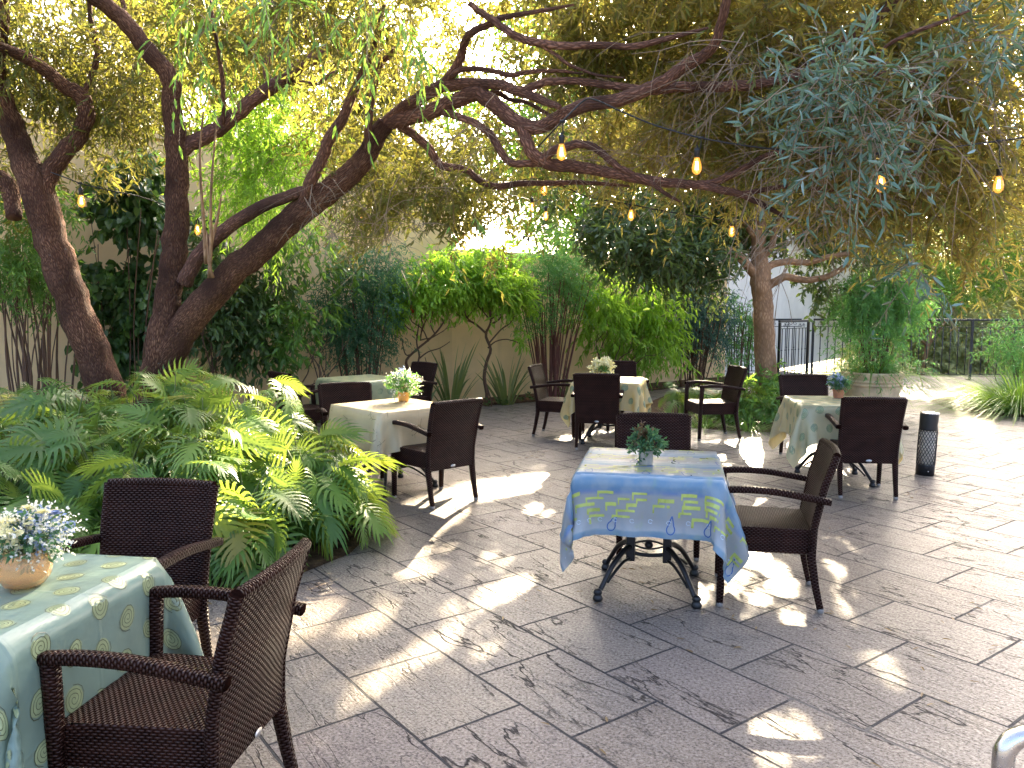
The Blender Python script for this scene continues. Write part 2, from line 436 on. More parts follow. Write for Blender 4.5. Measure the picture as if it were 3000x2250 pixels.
lit_poly([gd(*p) for p in [(850,1095),(940,1062),(1010,1040),(1200,1017),(1160,1062),(1085,1078),(1015,1085),(965,1145),(905,1188),(890,1130)]])
def zz(u, v): return gnd(2000+u/2.074, 1450+v/2.074)          # lower right of the terrace
def zy(u, v): return gnd(1000+u/2.074, 1450+v/2.074)          # lower middle
for a, b, r in [((640,850),(60,1240),.075),((480,300),(400,470),.10),((900,350),(870,400),.06),((1010,390),(960,440),.06),((1080,520),(920,620),.11),
                ((560,430),(480,480),.09),((650,310),(620,340),.07),((1180,60),(1150,110),.08),((1260,100),(1240,130),.06),((110,770),(60,830),.07),((870,930),(830,990),.05),((250,730),(215,780),.05),((760,90),(700,180),.05),((700,620),(640,700),.045),((300,660),(240,720),.05),((820,480),(780,520),.035),((1150,330),(1120,350),.03),((960,280),(930,300),.03),((20,430),(-30,470),.05),((90,400),(70,420),.04)]:
    lit_cap(zy(*a), zy(*b), r)
for a, b, r in [((460,350),(455,420),.075),((565,430),(630,590),.07),((470,590),(480,640),.05),((660,715),(665,760),.06),((905,640),(990,735),.045),
                ((890,410),(945,460),.045),((1120,590),(1160,600),.035),((1205,740),(1300,845),.04),((950,840),(980,880),.03),((1055,980),(1060,1030),.05),
                ((1190,985),(1285,1110),.06),((1905,800),(1935,830),.04),((505,1410),(560,1640),.06),((715,1410),(775,1560),.055),((320,500),(330,540),.06),((70,560),(110,640),.06),
                ((500,30),(470,80),.06),((560,10),(540,20),.05)]:
    lit_cap(zz(*a), zz(*b), r)
lit_poly([gd(*p) for p in [(1545,962),(1600,950),(1658,945),(1680,1012),(1615,1014),(1590,978)]])
lit_poly([gd(*p) for p in [(1695,958),(1765,965),(1752,1015),(1712,985)]])
lit_poly([gd(*p) for p in [(1780,1000),(1835,1010),(1830,1050),(1790,1045)]])
lit_poly([gd(*p) for p in [(2050,852),(2150,846),(2152,905),(2130,965),(2085,930)]])
for a, b, r in [((945,440),(965,455),.022),((1085,485),(1215,465),.022),((1100,412),(1120,412),.02),((835,553),(935,522),.03),((1060,530),(1100,530),.015)]:
    lit_cap(gnd(1550+a[0]/2.212, 1150+a[1]/2.212, .76), gnd(1550+b[0]/2.212, 1150+b[1]/2.212, .76), r)
lit_cap(gnd(10,1752,.76), gnd(430,1626,.76), .035)
lit_cap(gnd(448,1414,.87), gnd(452,1414,.87), .025)
lit_cap(gnd(560,1980,.66), gnd(480,1960,.66), .03)
lit_poly([(-1.70,7.2,.76), (-1.12,6.6,.76), (-.52,7.15,.76), (-1.05,7.8,.76)])
lit_poly([(1.22,9.2,.76), (1.52,9.02,.76), (1.72,9.85,.76), (1.25,9.95,.76)])
lit_cap((2.28,9.85,.45), (2.5,9.9,.45), .17)
lit_cap((2.25,9.60,.67), (2.45,9.62,.67), .05); lit_cap((2.25,10.12,.67), (2.45,10.16,.67), .05)
lit_cap((.60,9.45,.67), (.62,9.3,.67), .05); lit_cap((1.12,9.55,.67), (1.14,9.4,.67), .06)
lit_poly([gd(u, v, .85) for u, v in [(470,880),(560,835),(660,835),(740,885),(810,950),(800,1000),(720,985),(640,950),(520,950)]])
lit_poly([gd(u, v, .5) for u, v in [(740,940),(800,955),(870,1030),(850,1080),(790,1050)]])
lit_cap(gd(500,1000,.75), gd(440,985,.75), .18); lit_cap(gd(380,1010,.8), gd(370,1000,.8), .10); lit_cap(gd(600,1090,.6), gd(590,1080,.6), .10); lit_cap(gd(700,1110,.5), gd(690,1100,.5), .10)
lit_cap(gd(790,1060,.5), gd(740,1040,.5), .16)

lit_poly([tuple(at(u, v, y)) for u, v, y in [(880,560,12.0), (1000,560,12.5), (1130,570,13.0), (1130,640,12.7), (1000,640,12.3), (880,640,11.8)]])
lit_poly([tuple(at(u, v, y)) for u, v, y in [(1290,600,13.6), (1380,585,14), (1460,610,14.3), (1430,660,14), (1300,650,13.5)]])

# ------------------------------------------------------------------ foliage
def unit(a): return a / (np.linalg.norm(a, axis=-1, keepdims=True) + 1e-9)

def leaf_mesh(name, pos, dr, nor, L, W, mat, parent, rnd, bend=.12, fold=.25):
    n = len(pos)
    dr = unit(dr); sd = unit(np.cross(dr, nor)); nr = np.cross(sd, dr)
    L = np.asarray(L).reshape(-1, 1)*np.ones((n, 1)); W = np.asarray(W).reshape(-1, 1)*np.ones((n, 1))
    def p(t, s, h): return pos + dr*L*t + sd*W*s + nr*(W*h - L*bend*t*t)
    V = np.stack([p(0, 0, 0), p(.3, .46, fold*.8), p(.68, .34, fold*.6), p(1, 0, 0), p(.68, -.34, fold*.6), p(.3, -.46, fold*.8)], 1).reshape(-1, 3)
    b = (np.arange(n)*6)[:, None]
    F = np.concatenate([b+np.array([[0, 1, 2, 3]]), b+np.array([[0, 3, 4, 5]])], 1).reshape(-1)
    return np_mesh(name, V, F, np.full(2*n, 4), mat, parent, rnd=np.repeat(rnd, 2))

def clump(P, s=1.0, seed=0.0):
    x, y, z = (P*s).T
    return (np.sin(1.7*x+2.1*y+seed)+np.sin(2.3*y-1.9*z+1.3+seed)+np.sin(2.9*z+1.1*x+2.2*seed)+np.sin(4.1*x-3.3*y+3.7*z+seed))/4

def blob_points(rng, blobs, N, shell=.5):
    """blobs: (centre xyz, radii xyz, weight)"""
    w = np.array([b[2]*(b[1][0]*b[1][1]*b[1][2])**.75 for b in blobs]); w = w/w.sum()
    idx = rng.choice(len(blobs), N, p=w)
    C = np.array([b[0] for b in blobs])[idx]; Rr = np.array([b[1] for b in blobs])[idx]
    d = unit(rng.normal(size=(N, 3))); r = rng.random((N, 1))**shell
    out = d*r
    return C + out*Rr, out, idx

def sprays(rng, P, A, length, nl, droop=.35, spread=.9, hang=.35, upn=.8):
    """leaves set along short drooping twigs"""
    n = len(P)
    t = (np.arange(nl)[None, :]+rng.random((n, nl)))/nl
    ln = length*(.6+.8*rng.random((n, 1)))
    A = unit(A)
    pos = P[:, None, :] + A[:, None, :]*(t*ln)[..., None]
    pos[..., 2] -= droop*(t**2)*ln
    tan = A[:, None, :] + np.stack([np.zeros_like(t), np.zeros_like(t), -2*droop*t], -1)
    dr = unit(tan)*.75 + unit(rng.normal(size=pos.shape))*spread
    dr[..., 2] -= hang
    nor = unit(rng.normal(size=pos.shape)) + np.array([0, 0, upn])
    tip = P + A*ln; tip[:, 2] -= (droop*ln)[:, 0]
    midp = P + A*ln*.5; midp[:, 2] -= (droop*.25*ln)[:, 0]
    return pos.reshape(-1, 3), dr.reshape(-1, 3), nor.reshape(-1, 3), (P, midp, tip)

def twig_mesh(name, segs, r0, mat, parent, rng=None):
    P, Q, T = segs; n = len(P)
    if n == 0: return None
    d = unit(T-P); s = unit(np.cross(d, np.array([.3, .2, .93]))); b = np.cross(s, d)
    ring = []
    for c, r in ((P, r0), (Q, r0*.75), (T, r0*.35)):
        for k in range(3):
            a = 2*math.pi*k/3
            ring.append(c + (s*math.cos(a)+b*math.sin(a))*r)
    V = np.stack(ring, 1).reshape(-1, 3)
    base = (np.arange(n)*9)[:, None]
    q = []
    for i in (0, 3):
        for k in range(3):
            k2 = (k+1) % 3; q += [i+k, i+k2, i+3+k2, i+3+k]
    F = (base+np.array([q])).reshape(-1)
    return np_mesh(name, V, F, np.full(6*n, 4), mat, parent, smooth=True)

def crown(rng, parent, blobs, nspray, nl, leafL, leafW, mat, length=.35, droop=.35, spread=.9, hang=.35, shell=.5,
          gap=-.25, gs=1.0, cull=True, twigs=None, twigr=.0022, name='crown', out_bias=.6, upn=.8, bend=.12, mats=None, rbias=0.0):
    P, o, idx = blob_points(rng, blobs, nspray, shell)
    keep = clump(P, gs, rng.random()*6) > gap
    P, o = P[keep], o[keep]
    A = o*out_bias + unit(rng.normal(size=P.shape))*.6
    A[:, 2] -= .15
    pos, dr, nor, seg = sprays(rng, P, A, length, nl, droop, spread, hang, upn)
    base = np.repeat(rng.random(len(P))*.55, nl); rnd = np.clip(base + rng.random(len(pos))*.45 + rbias, 0, 1)
    if cull:
        u_ = unit(dr)*leafL
        k = ~((in_lit(pos+u_*.25, -.012) | in_lit(pos+u_*.75, -.012)) & (pos[:, 2] > 1.25))
        pos, dr, nor, rnd = pos[k], dr[k], nor[k], rnd[k]
        kt = ~((in_lit(seg[0], 0) | in_lit(seg[1], 0) | in_lit(seg[2], 0)) & (seg[1][:, 2] > 1.25)); seg = tuple(s[kt] for s in seg)
    Ls = leafL*(.65+.6*rng.random(len(pos))); Ws = leafW*(.7+.5*rng.random(len(pos)))
    ob = leaf_mesh(name, pos, dr, nor, Ls, Ws, mat, parent, rnd, bend)
    if twigs: twig_mesh('twigs', seg, twigr, twigs, parent)
    return ob

def dblob(u, v, y, ru, rv, rd, w=1.0):      # a blob given by the direction it lies in, its distance and its size
    k = K*y/FPX
    c = at(u, v, y)
    return ((c.x, c.y, c.z), (ru*k, rd, rv*k), w)

def limb(mb, pts, r, sides=10, mi=0, sub=4, rough=.10):
    """pts: (u, v, y)"""
    p, rr = smooth_path([at(*q) for q in pts], r, sub)
    rngp = random.Random(int(pts[0][0]*7+pts[-1][1]))
    for i in range(1, len(p)-1): p[i] = p[i] + Vector((rngp.uniform(-1,1), rngp.uniform(-1,1), rngp.uniform(-1,1)))*rr[i]*.12
    mb.tube(p, rr, sides, mi, rough=rough)

def lin(a, b, n): return [a+(b-a)*i/(n-1) for i in range(n)]
# ================================================================== SETTING
def sheet(name, pts, z, mat, kind='structure', sub=0):
    bm = bmesh.new()
    f = bm.faces.new([bm.verts.new((p[0], p[1], z)) for p in pts])
    if f.normal.z < 0: f.normal_flip()
    bmesh.ops.triangulate(bm, faces=bm.faces[:])
    for _ in range(sub): bmesh.ops.subdivide_edges(bm, edges=bm.edges[:], cuts=1, use_grid_fill=True)
    me = bpy.data.meshes.new(name); bm.to_mesh(me); bm.free(); me.materials.append(mat)
    o = link(bpy.data.objects.new(name, me)); return tag(o, kind=kind)

# ground: one big sheet that falls away beyond the terrace
def build_ground():
    xs = np.concatenate([np.linspace(-300, -30, 12), np.linspace(-25, 40, 60), np.linspace(50, 300, 12)])
    ys = np.concatenate([np.linspace(-120, -15, 8), np.linspace(-10, 60, 60), np.linspace(70, 400, 14)])
    X, Y = np.meshgrid(xs, ys)
    edge = np.clip((Y-18.0)/16, 0, 1)
    Z = -.03 - 2.4*edge*edge*(3-2*edge)*np.clip((X-2)/5, 0, 1) + .0*X
    V = np.stack([X, Y, Z], -1).reshape(-1, 3); nx = len(xs)
    i = np.arange(len(ys)-1)[:, None]*nx+np.arange(nx-1)[None, :]
    F = np.stack([i, i+1, i+nx+1, i+nx], -1).reshape(-1)
    tag(np_mesh('ground', V, F, np.full(F.size//4, 4), M['terrain'], smooth=True), kind='structure')
build_ground()

WDIR = Vector((.788, .616, 0)); WN = Vector((.616, -.788, 0)); W0 = Vector((-.37, 13.72, 0)) - WN*.35
def wpt(s, off=0.0, z=0.0):            # along the wall, off = metres out from its face
    p = W0 + WDIR*s + WN*off; return Vector((p.x, p.y, z))

pa = wpt(-16, .0); pb = wpt(9.2, .0)
sheet('patio', [(-13.5, -9), (16, -9), (16, 17.6), (9.0, 18.3), (6.9, 19.0), (pb.x, pb.y), (pa.x, pa.y)], 0.0, M['slab'])
# planting beds
bedW = [wpt(s, .97+.06*math.sin(s*2.3)) for s in np.linspace(-15.5, 7.2, 60)] + [wpt(7.2, .03), wpt(-15.5, .03)]
sheet('wall_planting_bed', bedW, .006, M['soil'])
bedL = [(-1.72,4.42),(-1.35,4.72),(-1.08,5.2),(-1.02,5.7),(-1.2,6.1),(-1.75,6.5),(-2.25,7.4),(-2.9,8.2),(-3.2,8.8),(-4.2,9.2),(-6.2,8.4),(-7,5.5),(-4.6,4.1),(-3.0,3.9)]
sheet('philodendron_bed', bedL, .005, M['soil'])
bedT = [(2.05,11.0),(2.35,10.65),(2.9,10.35),(3.4,10.2),(4.0,10.5),(4.8,11.2),(5.3,12.4),(5.2,13.6),(4.2,15.3),(3.0,14.9),(2.2,13.2)]
sheet('tree_planting_bed', bedT, .005, M['soil'])
bedG = [(6.9,12.6),(7.0,11.9),(7.6,11.5),(8.6,11.4),(9.6,12),(9.6,14.2),(8.2,14.6),(7.1,13.6)]
sheet('grass_planting_bed', bedG, .005, M['soil'])

# walls
def wall(name, a, b, h, th, mat, cope, label):
    root = empty(name, a, 0, label, 'wall')
    d = (b-a); L = d.length; d.normalize(); n = Vector((-d.y, d.x, 0))
    mb = MB(); seg = 24
    vs = []; fs = []
    for i in range(seg+1):
        for z in (-.05, h):
            for s in (0, 1): vs.append(d*(L*i/seg) + n*(th*s) + Vector((0, 0, z)))
    for i in range(seg):
        b0 = i*4; b1 = b0+4
        fs += [(b0, b1, b1+2, b0+2), (b1+1, b0+1, b0+3, b1+3), (b0+2, b1+2, b1+3, b0+3)]
    fs += [(1, 0, 2, 3), (seg*4, seg*4+1, seg*4+3, seg*4+2)]
    mb.add(vs, fs, smooth=False); mb.build('wall_face', mat, root)
    if cope:
        c = MB(); c.box(d*(L/2)+n*(th/2)+Vector((0,0,h+.032)), (L+.1, th+.1, .06), Matrix.Rotation(math.atan2(d.y, d.x), 3, 'Z'), bevel=.01)
        c.build('coping', cope, root)
    return root
WS = -.55
wall('garden_wall', wpt(-16), wpt(WS), 3.8, .25, M['ochre'], M['ochre'], 'tall ochre plastered wall behind the trunks and the far table')
wall('garden_wall', wpt(WS+.003, .0), wpt(6.9), 2.5, .25, M['ochre'], M['ochre'], 'lower ochre plastered wall behind the lime shrubs and strappy clumps')
wall('boundary_wall', wpt(6.95, -.1), wpt(22, -3.6), 4.3, .3, M['white'], M['coping'], 'plain white plastered wall beyond the gate and the tan trunk')

# ================================================================== TREES
def add_suckers(root, pts_list, mat, r=.007):
    mb = MB()
    for pts in pts_list:
        p, rr = smooth_path([at(*q) for q in pts], lin(r, r*.4, len(pts)), 3); mb.tube(p, rr, 5)
    mb.build('shoots', mat, root)

# --- left leaning tree
c0 = at(240, 905, 7.7)
t1 = empty('leaning_tree', (c0.x, c0.y, 0), 0, 'dark fissured trunk leaning left and forking into a V at the left edge', 'tree', 'fissured shade trees in the philodendron bed')
def at_root(root):
    """children of a root are modelled in world space"""
    bpy.context.view_layer.update()
def trunk_build(root, mb, name, mat):
    o = mb.build(name, mat, root); o.matrix_parent_inverse = Matrix.Translation(-root.location); return o
mb = MB()
limb(mb, [(250,975,7.75),(240,905,7.7),(222,820,7.7),(190,735,7.65),(150,640,7.6),(118,550,7.6),(95,470,7.6),(72,390,7.6),(48,325,7.6),(18,250,7.55),(-5,190,7.5),(-40,100,7.4),(-90,-20,7.3)], [.23,.19,.165,.152,.148,.144,.143,.14,.11,.10,.092,.08,.06], 16, rough=.13)
limb(mb, [(95,420,7.6),(110,370,7.6),(135,335,7.6),(163,300,7.6),(186,258,7.55),(178,210,7.5),(135,183,7.4),(85,142,7.2),(30,112,7.0),(-30,90,6.8)], [.075,.084,.082,.078,.076,.072,.064,.055,.047,.04], 12)
limb(mb, [(30,470,7.65),(25,420,7.75),(10,392,7.8),(-40,372,7.9),(-120,340,8.0)], [.07,.075,.08,.08,.07], 10)
limb(mb, [(-5,190,7.5),(-2,120,7.4),(8,40,7.2),(2,-60,7.0)], [.06,.055,.045,.03], 8)
limb(mb, [(178,215,7.5),(210,120,7.6),(196,40,7.6),(190,-60,7.6)], [.03,.027,.022,.015], 6)
trunk_build(t1, mb, 'trunk', M['bark'])

# --- forked tree whose limbs spread over the terrace
c0 = at(345, 900, 7.6)
t2 = empty('forked_shade_tree', (c0.x, c0.y, 0), 0, 'forked tree with one upright stem and a long limb arching over the terrace', 'tree', 'fissured shade trees in the philodendron bed')
mb = MB()
limb(mb, [(325,965,7.65),(335,900,7.62),(345,820,7.6),(378,740,7.52),(425,672,7.45),(485,608,7.38),(555,545,7.3),(625,482,7.2),(690,428,7.1),(745,385,7.0),(785,345,6.95),(808,305,6.9),(834,267,6.85)], [.24,.20,.17,.148,.138,.130,.122,.113,.105,.096,.086,.078,.070], 16, rough=.12)
limb(mb, [(320,940,7.55),(335,860,7.6),(343,790,7.55),(352,720,7.5),(362,650,7.5),(372,580,7.5),(379,500,7.5),(382,420,7.5),(383,333,7.45),(374,240,7.4),(366,167,7.3),(318,107,7.2),(262,38,7.1),(205,-5,7.0),(130,-70,6.8)], [.18,.17,.15,.132,.12,.112,.107,.101,.094,.088,.08,.072,.067,.062,.05], 16, rough=.12)
trunk_build(t2, mb, 'trunk', M['bark'])
mb = MB()
limb(mb, [(820,285,6.88),(834,267,6.85),(868,238,6.8),(904,213,6.7),(957,186,6.6),(1020,181,6.5),(1070,182,6.4),(1120,197,6.3),(1160,212,6.2),(1210,232,6.1)], [.05,.058,.057,.055,.051,.045,.041,.037,.033,.02], 12)
limb(mb, [(825,272,6.86),(865,258,6.8),(924,243,6.7),(987,216,6.6),(1028,201,6.5),(1058,217,6.45),(1090,244,6.4),(1130,271,6.35),(1172,272,6.3),(1217,248,6.2),(1257,228,6.1),(1320,220,6.0),(1387,197,5.9),(1437,173,5.8),(1478,143,5.7),(1516,123,5.6),(1543,96,5.5),(1558,50,5.4),(1569,0,5.3),(1575,-70,5.2)], [.05,.058,.062,.062,.064,.063,.06,.056,.053,.05,.052,.05,.047,.044,.042,.04,.034,.03,.027,.02], 12)
limb(mb, [(1120,265,6.36),(1133,292,6.35),(1148,327,6.35),(1187,353,6.4),(1254,363,6.4),(1337,377,6.35),(1404,390,6.3),(1474,397,6.2),(1508,400,6.1),(1575,413,6.0),(1618,427,5.95),(1662,450,5.9),(1705,475,5.9)], [.05,.052,.05,.05,.045,.042,.04,.036,.033,.028,.024,.019,.010], 10)
limb(mb, [(1495,399,6.15),(1532,397,6.1),(1570,383,6.0),(1608,363,5.95),(1658,335,5.9),(1708,324,5.8),(1790,318,5.7)], [.03,.03,.027,.024,.021,.018,.008], 8)
limb(mb, [(1600,420,5.97),(1640,412,6.0),(1690,403,6.0),(1760,408,6.0),(1820,415,6.0)], [.02,.02,.017,.014,.007], 8)
limb(mb, [(1175,348,6.4),(1192,328,6.3),(1222,318,6.2),(1257,311,6.1),(1290,323,6.05),(1324,352,6.0),(1356,372,6.0),(1400,392,6.0),(1440,420,6.0),(1470,436,6.0)], [.032,.034,.032,.03,.028,.026,.024,.02,.015,.008], 8)
limb(mb, [(850,265,6.85),(884,284,6.9),(924,317,6.95),(954,357,7.0),(1004,367,7.0),(1037,390,7.0),(1070,403,6.95),(1120,397,6.9),(1187,396,6.8),(1240,394,6.7),(1304,397,6.6),(1360,402,6.5)], [.036,.038,.036,.034,.032,.03,.028,.026,.024,.02,.016,.008], 8)
limb(mb, [(950,238,6.7),(972,246,6.6),(1020,263,6.5),(1057,287,6.45),(1077,320,6.4),(1100,350,6.4),(1137,353,6.4),(1190,352,6.42)], [.03,.032,.03,.03,.03,.03,.028,.025], 8)
limb(mb, [(935,197,6.65),(957,180,6.6),(977,158,6.55),(994,127,6.5),(1004,93,6.4),(1020,70,6.3),(1064,50,6.2),(1090,37,6.1),(1170,23,6.0),(1240,10,5.9)], [.04,.042,.04,.036,.032,.03,.027,.022,.016,.008], 8)
limb(mb, [(1015,8,6.2),(1040,28,6.15),(1070,47,6.1),(1114,77,6.05),(1170,93,6.0),(1220,100,5.95),(1304,97,5.9),(1370,100,5.85),(1454,80,5.8),(1530,60,5.7)], [.022,.026,.028,.03,.03,.028,.026,.024,.018,.008], 8)
limb(mb, [(1160,92,6.0),(1200,118,6.0),(1232,141,6.0),(1290,162,6.0),(1350,168,6.0)], [.014,.014,.012,.010,.006], 6)
limb(mb, [(975,165,6.5),(1000,150,6.45),(1054,151,6.4),(1104,163,6.35),(1137,156,6.3),(1204,153,6.2),(1260,160,6.1)], [.02,.022,.021,.02,.018,.014,.007], 7)
limb(mb, [(1110,196,6.3),(1137,193,6.25),(1180,177,6.2),(1247,176,6.1),(1330,186,6.05),(1400,196,6.0),(1450,190,5.95),(1500,188,5.9),(1542,187,5.85),(1625,183,5.8),(1660,177,5.75),(1728,165,5.7),(1842,163,5.6),(1942,156,5.5),(2040,150,5.4)], [.028,.03,.03,.028,.026,.03,.036,.04,.04,.036,.03,.026,.02,.015,.006], 9)
limb(mb, [(1030,205,6.45),(1075,200,6.5),(1100,215,6.6),(1140,222,6.7),(1180,245,6.8),(1210,265,6.8)], [.02,.022,.02,.018,.016,.008], 7)
limb(mb, [(2010,-60,5.6),(1945,-4,5.7),(1892,37,5.75),(1838,80,5.8),(1790,110,5.85),(1720,150,5.9)], [.05,.046,.042,.036,.028,.012], 9)
limb(mb, [(1870,140,5.3),(1915,100,5.2),(1960,75,5.1),(2030,50,5.0),(2100,20,4.9)], [.008,.012,.013,.012,.006], 6)
# inner stems
limb(mb, [(398,612,7.45),(415,575,7.4),(445,535,7.35),(485,498,7.3),(550,455,7.2),(620,424,7.1),(680,408,7.05),(720,400,7.0)], [.075,.072,.066,.06,.055,.05,.048,.04], 10)
limb(mb, [(655,440,7.12),(668,400,7.0),(693,350,6.9),(712,300,6.8),(740,256,6.7),(764,200,6.6),(787,150,6.5),(806,112,6.4),(815,75,6.3),(830,10,6.2)], [.05,.055,.052,.048,.042,.036,.03,.026,.022,.014], 9)
limb(mb, [(792,330,6.9),(796,270,6.8),(804,207,6.7),(820,143,6.6),(850,110,6.5),(866,60,6.4)], [.03,.03,.028,.025,.02,.012], 8)
limb(mb, [(378,345,7.45),(402,317,7.5),(440,295,7.55),(480,272,7.6),(533,227,7.6),(600,180,7.6),(667,133,7.5),(737,92,7.4),(790,50,7.3),(830,10,7.2)], [.06,.075,.074,.07,.066,.062,.056,.05,.04,.025], 10)
limb(mb, [(585,190,7.6),(575,150,7.65),(600,100,7.7),(667,70,7.7),(737,56,7.6),(820,30,7.5)], [.03,.035,.05,.05,.045,.03], 9)
limb(mb, [(600,182,7.6),(640,178,7.6),(684,180,7.5),(712,162,7.4),(745,150,7.3),(780,158,7.2)], [.02,.022,.02,.02,.014,.007], 7)
limb(mb, [(483,268,7.55),(482,200,7.4),(474,120,7.2),(462,60,7.0),(455,0,6.9)], [.022,.02,.018,.015,.01], 6)
limb(mb, [(318,107,7.2),(276,40,7.3),(262,-10,7.3)], [.03,.025,.02], 6)
trunk_build(t2, mb, 'limbs', bark_mat('mid_red_brown_bark', (.11, .05, .034), (.36, .18, .12), 110, 30, .010, .75))
mb = MB()
for pts in [[(445,570,7.2),(440,480,7.1),(434,400,7.0),(432,320,6.95),(440,240,6.9)], [(452,600,7.2),(456,520,7.1),(455,440,7.0),(460,350,6.95),(470,250,6.9)], [(448,560,7.2),(470,470,7.15),(478,420,7.1)],
            [(460,600,7.2),(450,560,7.15),(447,500,7.1)]]:
    p, rr = smooth_path([at(*q) for q in pts], lin(.018, .006, len(pts)), 3); mb.tube(p, rr, 6)
trunk_build(t2, mb, 'shoots', M['tanbark'])

# --- smooth tan tree at the back right
c0 = at(1662, 895, 12.0)
t3 = empty('tan_trunk_tree', (c0.x, c0.y, 0), 0, 'tree with a straight smooth tan trunk and low spreading limbs near the railing', 'tree')
mb = MB()
limb(mb, [(1664,920,12),(1662,890,12),(1656,800,12),(1651,700,12),(1646,640,12),(1643,600,12),(1642,565,12)], [.22,.18,.158,.148,.146,.15,.13], 18, rough=.04)
limb(mb, [(1642,575,12),(1640,520,12),(1644,450,12),(1650,360,12),(1640,270,12)], [.12,.105,.09,.07,.04], 12, rough=.05)
limb(mb, [(1634,600,12),(1618,578,11.9),(1598,556,11.8),(1568,541,11.7),(1530,549,11.5),(1482,545,11.3),(1440,530,11.1)], [.07,.072,.066,.058,.05,.046,.03], 10, rough=.05)
limb(mb, [(1500,575,11.6),(1470,572,11.5),(1440,580,11.4),(1410,590,11.3)], [.02,.03,.025,.01], 8)
limb(mb, [(1648,588,12),(1668,572,12),(1700,565,12),(1745,567,12),(1790,555,11.9),(1850,543,11.8),(1890,520,11.7)], [.05,.055,.05,.046,.042,.034,.02], 10, rough=.05)
limb(mb, [(1652,625,12),(1670,610,12),(1700,598,12),(1740,605,12.1),(1785,598,12.1),(1815,582,12.1),(1850,560,12)], [.055,.062,.056,.05,.045,.04,.025], 10, rough=.05)
limb(mb, [(1645,560,12),(1665,535,11.9),(1675,500,11.8),(1700,450,11.6),(1740,390,11.4)], [.05,.05,.046,.04,.02], 10)
limb(mb, [(1640,520,12),(1600,470,12),(1560,420,11.9),(1500,360,11.8)], [.06,.05,.04,.02], 8)
trunk_build(t3, mb, 'trunk', M['tanbark'])

def crown_w(root, *a, **k):
    o0 = set(root.children)
    crown(RNG, root, *a, **k)
    for c in root.children:
        if c not in o0: c.matrix_parent_inverse = Matrix.Translation(-root.location)
QF = 1.0
# leaning tree crown
crown_w(t1, [dblob(60,60,7.8,220,170,1.2), dblob(170,150,8.4,170,140,1.0), dblob(-60,280,8.0,120,170,.9,.6), dblob(120,330,9.2,150,90,.7,.5), dblob(40,-120,7.2,260,130,1.6,.8)],
        int(1700*QF), 13, .105, .024, M['willowy'], .4, .25, 1.0, .2, gap=-.12, gs=1.6, twigs=M['twig'])
# forked tree crown, several layers
crown_w(t2, [dblob(1720,90,6.6,300,150,.9), dblob(2060,80,5.9,190,150,.8), dblob(1700,265,7.2,320,95,.9,1.3), dblob(1960,380,6.6,210,110,.8,1.2), dblob(2060,540,6.7,90,60,.5,.6),
             dblob(1480,60,7.4,240,120,.9), dblob(1480,280,8.2,220,85,.8,.7), dblob(1590,405,8.0,200,35,.7,.5), dblob(1290,330,8.2,110,70,.8,.5), dblob(2150,300,6.2,100,150,.6,.8), dblob(1900,230,6.0,240,160,.6,1.1),
             dblob(1600,-170,6.4,700,150,1.4,.8)],
        int(5200*QF), 14, .108, .022, M['willow'], .4, .2, 1.05, .12, gap=-.42, gs=1.8, twigs=M['twig'])
crown_w(t2, [dblob(1230,20,7.2,220,60,.8), dblob(1000,410,7.4,90,110,.5,.9), dblob(860,380,7.8,130,110,.6,.8), dblob(760,250,8.2,90,120,.6,.5), dblob(700,-10,6.2,200,70,.7,.9), dblob(530,60,8.3,190,110,.7,.8),
             dblob(940,120,7.8,70,80,.6,.4), dblob(1130,330,7.6,130,60,.6,.5), dblob(1260,120,7.4,170,70,.6,.7), dblob(300,180,8.0,90,130,.7,.6), dblob(850,470,9.0,110,60,.6,.7)],
        int(2700*QF), 14, .10, .022, M['willowy'], .4, .28, 1.0, .2, gap=-.22, gs=1.9, twigs=M['twig'])
crown_w(t2, [dblob(560,400,8.6,110,90,.6), dblob(520,260,8.4,100,90,.6,.7), dblob(600,300,8.6,100,100,.6,.8), dblob(400,60,8.6,110,90,.5,.5)],
        int(620*QF), 16, .10, .020, M['lime'], .45, .5, .9, .35, gap=-.2, gs=2.0, twigs=M['greenstem'])
# sprays hanging close to the viewer: blue green, the open sky's sheen put into their colour
crown_w(t2, [dblob(1800,185,4.9,190,75,.35), dblob(1900,265,4.9,120,60,.35,.8), dblob(2110,90,4.9,100,80,.35,.7), dblob(1620,120,5.0,60,40,.3,.4), dblob(1740,420,5.4,60,50,.3,.2), dblob(2000,570,5.6,80,45,.3,.2), dblob(1830,350,5.0,90,50,.3,.35)],
        int(215*QF), 11, .105, .024, M['willowf'], .42, .15, 1.1, .08, gap=-.3, gs=2.2, twigs=M['greytwig'], twigr=.0034)
crown_w(t2, [dblob(640,-5,5.0,170,55,.35), dblob(830,20,4.9,140,65,.35,1.1), dblob(420,20,5.4,110,60,.35,.6), dblob(965,440,5.8,36,80,.2,.4), dblob(1040,470,6.2,30,50,.2,.25), dblob(385,190,6.6,36,80,.2,.35), dblob(500,520,6.8,40,40,.2,.15)],
        int(70*QF), 12, .10, .021, M['limed'], .42, .6, .8, .6, gap=-.3, gs=2.2, twigs=M['greytwig'])
